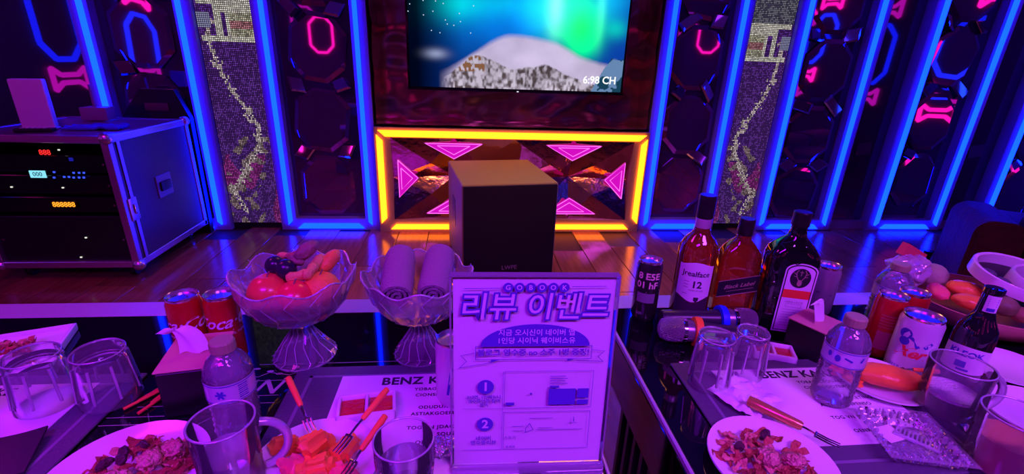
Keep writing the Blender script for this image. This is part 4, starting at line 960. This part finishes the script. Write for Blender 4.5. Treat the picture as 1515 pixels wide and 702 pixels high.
# ------------------------------------------------------------------ cans
M_lid = mat('can_aluminium', (.80, .78, .82), .22, 1)
def can(x, y, z, r_, h_, M, label, prints=(), face=0, g='drink cans'):
    t = thing('drink_can', label, 'can', (x, y, z), face, g)
    child(t, 'body', MB().lathe([(0, .003), (r_*.72, .003), (r_*.8, 0), (r_*.86, .002), (r_, .011), (r_, h_-.013), (r_*.9, h_-.005)], 36), M)
    child(t, 'lid', MB().lathe([(r_*.9, h_-.006), (r_*.93, h_-.002), (r_*.9, h_), (r_*.86, h_-.001), (r_*.83, h_-.006), (0, h_-.005)], 36), M_lid)
    child(t, 'pull_tab', MB().bbox((0, -r_*.2, h_-.0035), (r_*.45, r_*.75, .0015), .0006, 1), M_lid)
    for fn, Mp in prints:
        mb = MB(); fn(mb, cyl(r_, 0)); child(t, 'printing', mb, Mp, 0)
    return t
M_cok = mat('red_can', (.55, .010, .015), .25, .25, coat=.4); M_prw = mat('white_print', (.82, .80, .82), .5)
def facing(x, y): return math.atan2(x, -y) if 0 else math.atan2(-y, -x)+PI/2      # turns a print at -y towards the camera
def cokep(dx): return lambda mb, mp: (text(mb, 'Coca·Cola', .030, mp, at=(dx, .088), bold=.015, shear=.45), text(mb, 'ORIGINAL TASTE', .006, mp, at=(dx, .066)), line(mb, mp, [(-.03+dx, .070), (.0+dx, .073), (.03+dx, .070)], .0016))
can(-.470, .748, TZ, .0265, .134, M_cok, 'red cola can behind the left tissue box, the farther left one', [(cokep(-.018), M_prw)], facing(-.470, .748))
can(-.413, .752, TZ, .0265, .134, M_cok, 'red cola can behind the left tissue box, next to the fruit bowl', [(cokep(.010), M_prw)], facing(-.413, .752))
def cokep2(mb, mp): rect(mb, mp, -.012, .02, .012, .058, 6); [rect(mb, mp, -.013, .066+.006*i, .014, .068+.006*i, 6) for i in range(5)]
can(.806, .726, TZ, .0265, .128, M_cok, 'red can right of the tissue box with its fine print showing', [(cokep2, mat('dim_red_print', (.45, .10, .14), .4))], facing(.8, .72)+R(12))
can(.861, .738, TZ, .0265, .128, M_cok, 'red cola can between the white can and the snack bowl', [(cokep(-.010), M_prw)], facing(.85, .73))
M_canw = mat('white_can', (.74, .72, .80), .28, .3, coat=.3)
def wp1(mb, mp): disc(mb, mp, (-.015, .088), .010, 20); disc(mb, mp, (-.014, .074), .008, 18); line(mb, mp, [(-.004, .082), (.006, .070), (.018, .072), (.024, .078)], .006); line(mb, mp, [(-.06, .012), (.06, .012)], .002); text(mb, 'BEER', .008, mp, at=(-.016, .022))
def wp2(mb, mp): text(mb, 'Xer', .026, mp, at=(-.002, .055), bold=.04, shear=.5); line(mb, mp, [(-.02, .043), (.02, .046)], .002)
can(.808, .662, TZ, .0325, .121, M_canw, 'white beer can with a blue emblem and red script, left of the beer bottle', [(wp1, mat('blue_print', (.06, .06, .45), .4)), (wp2, mat('red_print', (.75, .05, .06), .4))], facing(.808, .662))
M_canb = mat('black_can', (.03, .03, .028), .25, .4, coat=.4)
def bp1(mb, mp): text(mb, '8 E5E', .020, mp, at=(.002, .108), bold=.03); text(mb, '01 hF', .020, mp, at=(.0, .088), bold=.03); line(mb, mp, [(-.03, .076), (.0, .073), (.03, .076)], .0012)
def bp2(mb, mp): rect(mb, mp, -.019, .048, .019, .070, 8); text(mb, '500', .009, mp, at=(-.01, .022), bold=.02)
can(.385, .874, TZ, .0265, .139, M_canb, 'black can with white and gold lettering left of the round whisky bottle', [(bp1, mat('cream_print', (.85, .75, .5), .5)), (bp2, mat('grey_print', (.22, .2, .24), .5))], facing(.385, .874))
def gp(mb, mp): line(mb, mp, [(-.02, .03), (-.005, .06), (.01, .04), (.02, .055)], .006)
can(.795, .882, TZ, .028, .120, mat('silver_can', (.42, .40, .46), .25, .6), 'silver can behind the green liqueur bottle', [(gp, mat('dark_print', (.05, .05, .10), .4))], facing(.79, .88))
can(-.020, .622, ZP, .0265, .115, M_canw, 'white can half hidden behind the event sign', [(lambda mb, mp: line(mb, mp, [(-.008, .03), (-.002, .075)], .004), MATS['blue_print'])], facing(-.02, .62))
can(-.712, .598, ZM, .0265, .100, mat('violet_can', (.60, .45, .70), .3, .3), 'slim pale can at the left edge beside the upturned tumblers', [(lambda mb, mp: [text(mb, c, .014, mp, at=(.012, .075-.014*i), bold=.03) for i, c in enumerate('COOL')], M_prw)], facing(-.71, .6)+R(30))
# ------------------------------------------------------------------ bottles
M_whi = gmat('whisky_glass', (.88, .30, .08), (.60, .13, .025), .22, base=.03, ior=1.5, rough=.03)
M_lab = mat('cream_label', (.80, .76, .80), .6); M_bcap = mat('black_cap', (.012, .008, .012), .3)
def face_rot(x, y, extra=0): return facing(x, y)+R(extra)
t = thing('whisky_bottle', 'tall round whisky bottle with a white label marked 12', 'bottle', (.487, .880, TZ), face_rot(.487, .880, 8), 'liquor bottles')
rb = .0395
child(t, 'glass', MB().lathe([(0, .004), (rb*.8, .002), (rb*.95, 0), (rb, .006), (rb, .155), (rb*.95, .168), (rb*.75, .183), (rb*.48, .195), (.0155, .206), (.0148, .228), (.0165, .232), (0, .233)], 44), M_whi)
child(t, 'cap', MB().lathe([(.0162, .228), (.0168, .231), (.0172, .272), (.0160, .276), (0, .276)], 28), M_bcap)
child(t, 'neck_band', MB().lathe([(.0156, .208), (.0160, .210), (.0160, .227), (.0156, .228)], 28), mat('pale_foil', (.62, .5, .6), .35, .5))
cm = cyl(rb, 0)
mb = MB(); mb.grid(16, 8, lambda a, b: cm((a-.5)*.074, (.058-.006*math.cos((a-.5)*2*PI))*(1-b)+b*(.142+.004*math.cos((a-.5)*2*PI)-.004)))
lb = child(t, 'label', mb, M_lab, 0)
mb = MB(); mb.grid(16, 4, lambda a, b: cm((a-.5)*.074, .018*(1-b)+b*(.057-.006*math.cos((a-.5)*2*PI)))); child(t, 'lower_label', mb, mat('dark_label', (.05, .02, .05), .5), 0)
cm2 = cyl(rb, 0, d=.0008); mb = MB(); text(mb, 'Jrealface', .0165, cm2, at=(0, .116), bold=.015); text(mb, '12', .021, cm2, at=(.004, .092), bold=.03); text(mb, 'YEARS OF AGE', .0045, cm2, at=(.004, .079))
for y in (.098, .091, .085, .070): line(mb, cm2, [(-.022, y), (-.012, y)], .0008)
mb.add([cm2(*p) for p in [(.002, .064), (.012, .064), (.012, .057), (.007, .052), (.002, .057)]], [(0, 1, 2, 3, 4)]); child(lb, 'printing', mb, M_ink, 0)
t = thing('whisky_bottle', 'square whisky bottle with a slanted black label', 'bottle', (.577, .872, TZ), face_rot(.577, .872, 16), 'liquor bottles')
child(t, 'glass', MB().loft([(.036, .026, 0, 4), (.039, .029, .004, 5), (.040, .030, .02, 5), (.040, .030, .145, 5), (.036, .027, .16, 4), (.026, .021, .174, 3), (.0155, .0145, .186, 2), (.014, .014, .198, 2)], 48), M_whi, 40)
child(t, 'cap', MB().lathe([(.0145, .194), (.0155, .196), (.0158, .226), (.0145, .229), (0, .229)], 28), M_bcap)
mp = lambda u, v: (u, -.0306, v); mb = MB().add([mp(-.038, .058), mp(.038, .082), mp(.038, .118), mp(-.038, .094)], [(0, 1, 2, 3)]); lb = child(t, 'label', mb, mat('black_label', (.012, .01, .015), .4), 0)
mp = lambda u, v: (u, -.0312, v+.088+u*.32); mb = MB(); line(mb, mp, [(-.038, .0185), (.038, .0185)], .0012); line(mb, mp, [(-.038, -.0175), (.038, -.0175)], .0016); text(mb, 'Black Label', .0125, mp, at=(.002, .002), shear=.3, bold=.01); line(mb, mp, [(-.02, -.008), (.03, -.008)], .0008)
child(lb, 'printing', mb, mat('gold_print', (.62, .45, .32), .35, .5), 0)
# herbal liqueur bottle
M_jag = gmat('dark_green_glass', (.10, .16, .08), (.006, .010, .007), .85, base=.03)
t = thing('liqueur_bottle', 'dark green square liqueur bottle with a stag emblem and red band', 'bottle', (.655, .822, TZ), face_rot(.655, .822, 20), 'liquor bottles')
child(t, 'glass', MB().loft([(.042, .032, 0, 4), (.045, .034, .004, 5), (.046, .035, .02, 6), (.046, .035, .165, 6), (.043, .033, .180, 5), (.032, .026, .196, 3), (.018, .017, .210, 2), (.0145, .0145, .222, 2), (.0145, .0145, .236, 2)], 48), M_jag, 40)
child(t, 'cap', MB().lathe([(.0150, .230), (.0165, .232), (.0165, .258), (.0150, .260), (0, .260)], 28), M_bcap)
mb = MB().tube([(-.030, -.031, .176), (-.012, -.030, .190), (.012, -.030, .190), (.030, -.031, .176), (.0, -.036, .162), (-.030, -.031, .176)], .0010, 5); child(t, 'shoulder_ridge', mb, M_jag)
def arch(w_, z0, z1, n_=14): return [(-w_, z0), (w_, z0)]+[(w_*math.cos(PI*k/n_), z1-w_*.55+w_*.55*math.sin(PI*k/n_)) for k in range(n_+1)]
yj = -.0354; LX = .012
def pl(pts, d): return MB().add([(x+LX, yj-d, z) for x, z in pts], [tuple(range(len(pts)))])
lb = child(t, 'label', pl(arch(.029, .012, .165), .0002), M_lab, 0)
child(lb, 'border', pl(arch(.0265, .015, .1625), .0005), mat('dark_green_print', (.015, .025, .02), .5), 0)
child(lb, 'inner_field', pl(arch(.0245, .017, .160), .0008), M_lab, 0)
mp = lambda u, v: (u+LX, yj-.0012, v); mp_b = lambda u, v: (u+LX, yj-.0016, v)
child(lb, 'red_band', rect(MB(), mp, -.0245, .090, .0245, .108), mat('red_band', (.85, .07, .03), .5), 0)
child(lb, 'emblem_disc', disc(MB(), mp, (0, .134), .0185, 28, .021), MATS['dark_green_print'], 0)
mb = MB()
for sx in (-1, 1):
    line(mb, mp_b, [(sx*.002, .128), (sx*.007, .137), (sx*.009, .146), (sx*.006, .151)], .0014); line(mb, mp_b, [(sx*.008, .141), (sx*.013, .145)], .0012); line(mb, mp_b, [(sx*.007, .137), (sx*.012, .138)], .0012)
disc(mb, mp_b, (0, .124), .0045, 12, .007); line(mb, mp_b, [(0, .140), (0, .150)], .0012); line(mb, mp_b, [(-.003, .147), (.003, .147)], .0012)
child(lb, 'stag_emblem', mb, MATS['gold_print'], 0)
mb = MB(); text(mb, 'HERB LIKÖR', .006, mp, at=(0, .081)); line(mb, mp, [(-.014, .070), (.014, .070), (.014, .077), (-.014, .077)], .0006, True)
for i in range(7): line(mb, mp, [(-.018, .064-.006*i), (.018, .064-.006*i)], .0007)
child(lb, 'printing', mb, mat('grey_ink', (.3, .26, .3), .6), 0)
# beer bottle
M_brown = gmat('brown_bottle_glass', (.12, .10, .10), (.012, .012, .016), .75, base=.04)
t = thing('beer_bottle', 'dark beer bottle with white labels behind the mug of dark drink', 'bottle', (.880, .630, TZ), face_rot(.88, .63), 'beer bottles')
child(t, 'glass', MB().lathe([(0, .003), (.026, 0), (.029, .003), (.029, .098), (.026, .115), (.018, .130), (.0135, .145), (.0125, .178), (.0140, .180), (.0140, .188), (.0125, .189), (0, .186)], 36), M_brown)
cm = cyl(.029, 0); mb = MB(); mb.grid(18, 4, lambda a, b: cm((a-.5)*.078, .034+(.084-.034)*b-.006*(1-math.cos((a-.5)*PI))*b)); lb = child(t, 'label', mb, M_lab, 0)
mb = MB(); cm2 = cyl(.029, 0, d=.0008); text(mb, 'KLEOK', .015, cm2, at=(0, .070), bold=.03); rect(mb, cm2, -.010, .044, .004, .056, 4); rect(mb, cm2, -.006, .038, .010, .042, 4); child(lb, 'printing', mb, MATS['blue_print'], 0)
cm = cyl(.0128, 0, d=.0012); mb = MB(); rect(mb, cm, -.004, .148, .014, .178, 8); child(t, 'neck_label', mb, M_lab, 0)
mb = MB(); cm = cyl(.0128, 0, d=.0016); rect(mb, cm, .0, .150, .010, .156, 5); [line(mb, cm, [(.0, .160+.004*i), (.010, .160+.004*i)], .0012) for i in range(4)]; child(t, 'printing', mb, MATS['blue_print'], 0)
# ---- water bottles
M_capg = mat('grey_green_cap', (.36, .42, .17), .5)
M_wlab = mat('water_label', (.72, .70, .86), .5)
def water(x, y, z, r_, h_, label, kind=0):
    t = thing('water_bottle', label, 'bottle', (x, y, z), face_rot(x, y), 'plastic water bottles')
    P_ = [(0, .004), (r_*.5, .004), (r_*.8, 0), (r_*.96, .006)]
    zt_ = h_*.46
    for i in range(7):
        zz_ = .012+(zt_-.016)*i/6; P_ += [(r_*.93, zz_), (r_*.985, zz_+(zt_-.016)/12)]
    P_ += [(r_*.94, zt_+.003), (r_*.97, zt_+.006), (r_*.97, h_*.68), (r_*.99, h_*.70), (r_*.94, h_*.76), (r_*.74, h_*.83), (r_*.50, h_*.88), (r_*.44, h_*.90), (r_*.44, h_*.93), (0, h_*.93)]
    child(t, 'bottle', MB().lathe(P_, 36, lambda a, q, zz_, i: (q*(1+.012*math.sin(3*a+zz_*160)*(1 if zz_ < zt_ else 0)), zz_)), M_pet, 50)
    child(t, 'cap', MB().lathe([(r_*.49, h_*.905), (r_*.51, h_*.91), (r_*.50, h_-.002), (r_*.45, h_), (0, h_)], 40, lambda a, q, zz_, i: (q*(1+.02*math.cos(20*a)), zz_)), M_capg, 30)
    child(t, 'water', MB().lathe([(0, .006), (r_*.85, .009), (r_*.90, .02), (r_*.90, h_*.70), (r_*.7, h_*.80), (0, h_*.80)], 24), gmat('bottle_water', (.93, .92, .98), (.7, .7, .9), .08, base=.0, ior=1.2), 50)
    cm_ = cyl(r_*.985, 0, d=.0006); mb_ = MB(); rect(mb_, cm_, -r_*2.2, zt_+.006, r_*2.2, h_*.68, 30); lb_ = child(t, 'label', mb_, gmat('clear_label', (.8, .78, .9), (.75, .73, .9), .7, base=.02), 0)
    cm_ = cyl(r_*.985, 0, d=.0012); mb_ = MB(); z1_, z0_ = h_*.68-.002, zt_+.008
    line(mb_, cm_, [(-r_*2.2+.005*k, z1_) for k in range(int(r_*4.4/.005))], .0013); line(mb_, cm_, [(-r_*2.2+.005*k, z0_) for k in range(int(r_*4.4/.005))], .0013)
    zm = (z0_+z1_)/2
    if kind == 0:
        for a in range(3): line(mb_, cm_, [(-.014+.005*math.cos(a*PI/3), zm+.005*math.sin(a*PI/3)), (-.014-.005*math.cos(a*PI/3), zm-.005*math.sin(a*PI/3))], .003)
        for i in range(7): line(mb_, cm_, [(.008, zm-.009+.003*i), (.018, zm-.009+.003*i)], .0013 if i % 2 else .0019)
    else:
        disc(mb_, cm_, (-.006, zm), .004, 14, .006); line(mb_, cm_, [(.004, zm+.003), (.012, zm), (.026, zm+.001), (.028, zm+.006)], .003); disc(mb_, cm_, (-.018, zm+.003), .003, 10, .005)
    child(lb_, 'printing', mb_, MATS['blue_print'], 0)
    return t
water(-.320, .566, TZ+.0006, .0305, .160, 'small clear water bottle behind the left glass mug', 0)
water(.604, .590, ZP, .0305, .158, 'small clear water bottle standing on the right menu sheet', 1)
water(.892, .812, TZ+.0006, .033, .152, 'clear water bottle behind the red cans, beside the plastic wrap', 0)
# ------------------------------------------------------------------ tissue boxes
M_kraft = mat('kraft_card', (.62, .36, .26), .75); M_tis = mat('tissue', (.84, .82, .85), .9)
def tissue_box(x, y, a, b, h_, rz, label, peak):
    t = thing('tissue_box', label, 'tissue box', (x, y, TZ+.0006), rz, 'black tissue boxes')
    child(t, 'box', MB().bbox((0, 0, h_/2-.001), (2*a, 2*b, h_-.002), .002, 1), M_black)
    child(t, 'top', MB().bbox((0, 0, h_+.0005), (2*a+.003, 2*b+.003, .003), .001, 1), M_kraft)
    child(t, 'tissue', MB().sheet(12, 14, lambda u, v: ((u-.5)*.040*(1-.25*v)+peak[0]*v*v, (v-.5)*.012+peak[1]*v**2+.003*math.sin(u*7+v*3), h_+.003+peak[2]*math.sin(min(v*1.25, 1)*PI/2)-.018*max(0, v-.75)*4*peak[3]+.002*math.sin(u*9)), .0007), M_tis, 60)
tissue_box(-.413, .660, .040, .048, .080, R(10), 'black tissue box behind the left water bottle, its tissue curling left', (-.035, .0, .040, .5))
tissue_box(.669, .733, .036, .033, .068, R(28), 'black tissue box in front of the green liqueur bottle', (-.024, -.004, .042, .1))
# ------------------------------------------------------------------ microphones
def mic(loc, rz, label, ring, z=.0245):
    t = thing('microphone', label, 'microphone', (loc[0], loc[1], TZ+z), rz, 'wireless microphones')
    ry = Matrix.Rotation(PI/2, 3, 'Y')
    L = lambda P_: MB().lathe(P_, 28, rot=ry)           # axis along +x, head at -x
    child(t, 'grille_head', L([(0, -.045), (.010, -.0445), (.019, -.040), (.0238, -.028), (.0245, -.014), (.0235, -.004), (.0235, 0)]), mat('mic_mesh', (.42, .38, .45), .35, .7, bump=.8, bscale=420), 60)
    child(t, 'silver_band', L([(.0232, 0), (.0245, .001), (.0245, .007), (.0228, .008)]), M_steel)
    child(t, 'collar', L([(.0222, .008), (.0218, .020), (.0205, .028)]), mat('mic_collar', (.24, .2, .28), .3, .6))
    child(t, 'body', L([(.0205, .026), (.0195, .034), (.0180, .09), (.0170, .150), (.0150, .155), (0, .155)]), mat('mic_black', (.03, .03, .04), .3))
    child(t, 'roll_ring', L([(.0205, .022), (.0285, .023), (.0295, .029), (.0285, .036), (.0205, .037)]), ring, 60)
    child(t, 'roll_ring_fin', MB().bbox((.0295, -.020, -.010), (.013, .032, .024), .006, 3), ring, 60)
    return t
mic((.425, .775), R(-12), 'microphone with an orange ring, head to the left, behind the upturned tumblers', mat('orange_rubber', (1.0, .25, .03), .5), .0275)
mic((.557, .812), R(176), 'microphone with a blue ring, head to the right, below the whisky bottles', mat('blue_rubber', (.01, .03, .85), .5), .0275)
# ------------------------------------------------------------------ napkin, crystal tray, big snack bowl and the rest
mb = MB(); mb.sheet(26, 26, lambda u, v: ((u-.5)*.085+.008*noise.noise(Vector((u*3, v*3, 1))), (v-.5)*.085+.008*noise.noise(Vector((u*3, v*3, 7))), .008+.012*abs(noise.noise(Vector((u*3.2, v*3.2, 4))))+.006*abs(noise.noise(Vector((u*7, v*7, 2))))), .0006)
tag(mb.build('napkin', M_tis, loc=(.458, .598, ZP-.0025), rot=(0, 0, R(28)), smooth=25), 'crumpled white paper napkin in front of the upturned tumblers', 'napkin')
M_ctr = gmat('clear_tray_plastic', (.97, .97, 1), (.88, .86, 1), .20, base=.07, rough=.05, bump=.8, bscale=70)
t = thing('clear_tray', 'clear ribbed plastic tray left of the pale beer mug', 'tray', (.648, .488, ZM), R(-14))
def frame_ring(a0, b0, z0, a1, b1, z1): # sloping wall between two rectangles
    p = lambda a, b, z: [(-a, -b, z), (a, -b, z), (a, b, z), (-a, b, z)]
    return MB().add(p(a0, b0, z0)+p(a1, b1, z1), [(i, (i+1) % 4, 4+(i+1) % 4, 4+i) for i in range(4)])
child(t, 'floor', MB().box((0, 0, .0015), (.076, .076, .002)), M_ctr, 0)
child(t, 'wall', frame_ring(.038, .038, .002, .050, .050, .022), M_ctr, 0)
child(t, 'flange', frame_ring(.050, .050, .022, .056, .056, .021), M_ctr, 0)
for i in range(9):
    u = -.044+.011*i
    for q in ((u, -.046, 0), (u, .046, 0), (-.046, u, 1), (.046, u, 1)):
        me_ = octm.get('ribx' if q[2] else 'rib')
        if me_ is None:
            o = child(t, 'rib', MB().bbox((0, 0, 0), ((.006, .0035, .012) if q[2] else (.0035, .006, .012)), .001, 1), MATS['rim_glass'], loc=(q[0], q[1], .0165)); octm['ribx' if q[2] else 'rib'] = o.data
        else: share(t, 'rib', me_, (q[0], q[1], .0165))
cb_ = thing('comb', 'small clear plastic comb lying in the ribbed tray', 'comb', (.660, .486, ZM+.004), R(-50))
child(cb_, 'spine', MB().bbox((0, 0, .002), (.055, .006, .004), .001, 1), MATS['rim_glass'])
for i in range(11): child(cb_, 'tooth', MB().box((-.025+.005*i, .011, .002), (.002, .018, .003)), MATS['rim_glass'], 0)
mb = MB().box((0, 0, 0), (.035, .03, .0008)); tag(mb.build('paper_slip', M_paper, loc=(.636, .506, ZM+.0045), rot=(0, 0, R(12)), smooth=0), 'small white paper slip in the ribbed tray', 'paper')
# big snack bowl
BX, BY, BR = 1.135, .826, .140
bw = thing('snack_bowl', 'wide tan wooden snack bowl at the right edge of the table', 'bowl', (BX, BY, TZ+.0006))
child(bw, 'bowl', MB().lathe([(0, 0), (BR*.55, 0), (BR*.8, .018), (BR*.96, .045), (BR, .060), (BR*.975, .0605), (BR*.93, .046), (BR*.77, .022), (BR*.5, .008), (0, .007)], 56), mat('tan_wood', (.58, .27, .19), .45, col2=(.50, .22, .15), nscale=14, stretch=(1, 1, 6)), 50)
M_gre = mat('green_veg', (.25, .24, .10), .5, col2=(.16, .17, .06), nscale=40); M_yel = mat('yellow_fruit', (.95, .50, .05), .4); M_dkv = mat('dark_leaf', (.10, .12, .13), .5, bump=.5, bscale=80)
zb2 = TZ+.02
g2 = 'food in the tan snack bowl'
for nm, lb, ct_, dx, dy, dz, q, M, sc, amp, rot in [
    ('bread_roll', 'beige bread roll at the back of the tan snack bowl', 'bread', -.052, .078, .060, .036, mat('bread', (.42, .46, .26), .7, bump=.2, bscale=60), (1, .8, .75), .05, (0, 0, 30)),
    ('melon_wedge', 'orange melon wedge in the tan snack bowl, the farther one', 'melon', -.030, .014, .054, .034, M_mel, (1.2, .75, .55), .12, (0, 10, -20)),
    ('melon_wedge', 'orange melon wedge in the tan snack bowl, at the near rim', 'melon', -.066, -.036, .048, .032, M_mel, (1.2, .75, .5), .12, (0, 8, -35)),
    ('melon_wedge', 'pink melon wedge at the left rim of the tan snack bowl', 'melon', -.098, .016, .050, .026, M_melp, (1.2, .75, .55), .12, (0, -5, 60)),
    ('vegetable_piece', 'olive green vegetable behind the beer bottle neck in the tan bowl', 'vegetable', -.020, -.052, .052, .026, M_gre, (1, 1, .8), .15, (0, 0, 0)),
    ('vegetable_piece', 'brown-green vegetable in the middle of the tan bowl', 'vegetable', .012, -.068, .038, .020, mat('brown_veg', (.38, .22, .10), .5), (1, 1, .8), .15, (0, 0, 40)),
    ('fruit_piece', 'yellow fruit piece at the near rim of the tan bowl', 'fruit', .030, -.086, .050, .019, M_yel, (1.3, .8, .7), .1, (0, 0, 10)),
    ('leaf_bundle', 'dark leafy bundle at the right of the tan bowl', 'vegetable', .060, -.050, .036, .030, M_dkv, (1.2, 1, .8), .4, (0, 0, 0)),
    ('leaf_bundle', 'dark leafy bundle at the near right rim of the tan bowl', 'vegetable', .070, -.092, .046, .020, M_dkv, (1.2, 1, .8), .4, (0, 0, 60))]:
    fruit(nm, lb, ct_, (BX+dx, BY+dy, zb2+dz), q, M, sc, amp, 2.2, dx*90, rot, 3, g2)
mb = MB().ico((0, 0, 0), .042, 4, (1.1, .8, .8), .35, 2.6, 3)
tag(mb.build('plastic_wrap', gmat('crumpled_wrap', (.9, .88, .95), (.75, .68, .78), .6, base=.1, bump=1, bscale=40), loc=(BX-.128, BY+.072, zb2+.078), smooth=20), 'crumpled clear plastic wrap at the left of the tan snack bowl', 'plastic wrap', g2)
mb = MB().prism([(0, 0), (.075, -.026), (.08, -.006), (.012, .026)], -.008, .008, lambda u, v, q: (u, q, v)); 
tag(mb.build('red_packet', mat('red_packet', (.70, .08, .10), .4), loc=(BX-.150, BY+.085, zb2+.112), rot=(0, 0, R(10)), smooth=0), 'red snack packet sticking up behind the plastic wrap', 'packet', g2)
# white two-ring tray above the bowl
rt2 = thing('ring_tray', 'white plastic tray with two raised oval rims leaning on the tan bowl', 'tray', (BX+.062, BY-.010, TZ+.098)); rt2.rotation_euler = (R(14), R(8), R(-10))
def ring(a, b, h_, th, c): return MB().lathe([(1-th/a, 0), (1, 0), (1.03, h_), (1.01, h_+.002), (1-th/a, h_)], 56, lambda t_, q, z, i: (q*a*b/math.hypot(b*math.cos(t_), a*math.sin(t_)), z), c=c, close=True)
child(rt2, 'outer_rim', ring(.105, .078, .024, .006, (0, 0, 0)), M_white, 50)
child(rt2, 'inner_rim', ring(.066, .050, .030, .005, (.026, -.014, 0)), M_white, 50)
child(rt2, 'tray_floor', MB().lathe([(0, -.003), (1, -.003), (1, .001), (0, .001)], 48, lambda t_, q, z, i: (q*.101*.075/math.hypot(.075*math.cos(t_), .101*math.sin(t_)), z)), M_black, 50)
for i, (dx, dy) in enumerate([(-.078, .006), (-.066, -.022), (.01, -.01), (.035, .012), (.05, -.025)]):
    v_ = rt2.matrix_basis if 0 else None
    child(rt2, 'filling', MB().ico((dx, dy, .010), .015, 2, (1.3, 1, .6), .3, 3, i), M_dkv, 60)
plate(1.010, .655, .072, 'empty white plate right of the beer bottle', oval=.92)
plate(.925, .528, .078, 'empty white plate behind the pale beer mug at the right edge', oval=.95)
# left corner odds and ends
mb = MB().sheet(10, 8, lambda u, v: ((u-.5)*.12, (v-.5)*.075, .004+.010*u*v+.002*math.sin(u*6)), .003)
tag(mb.build('black_pouch', mat('black_leather', (.02, .015, .03), .4), loc=(-.625, .525, ZP), rot=(0, 0, R(18)), smooth=40), 'dark folded pouch lying on the left menu sheet', 'pouch')
M_refl = mat('red_stick', (.95, .12, .06), .4)  # orange-red reflections in the black glass, built as thin coloured bars
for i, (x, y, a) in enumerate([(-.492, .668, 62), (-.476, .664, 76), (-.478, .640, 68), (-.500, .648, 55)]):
    tag(MB().tube([(-.026, 0, .003), (0, 0, .0034), (.026, 0, .003)], .0026, 7).build('snack_stick', [M_refl, M_orp][i % 2], loc=(x, y, TZ+.0006), rot=(0, 0, R(a)), smooth=60),
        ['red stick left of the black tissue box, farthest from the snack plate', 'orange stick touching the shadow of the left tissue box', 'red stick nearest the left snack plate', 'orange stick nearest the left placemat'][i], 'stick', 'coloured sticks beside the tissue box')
mb = MB().ico((0, 0, .007), .018, 3, (1.2, 1, .4), .5, 4, 2)
tag(mb.build('candy_wrapper', gmat('foil_wrap', (.6, .6, .7), (.6, .55, .75), .5, base=.35, bump=1, bscale=120), loc=(-.034, .515, ZP+.001), smooth=15), 'crinkled clear candy wrapper beside the event sign', 'wrapper')
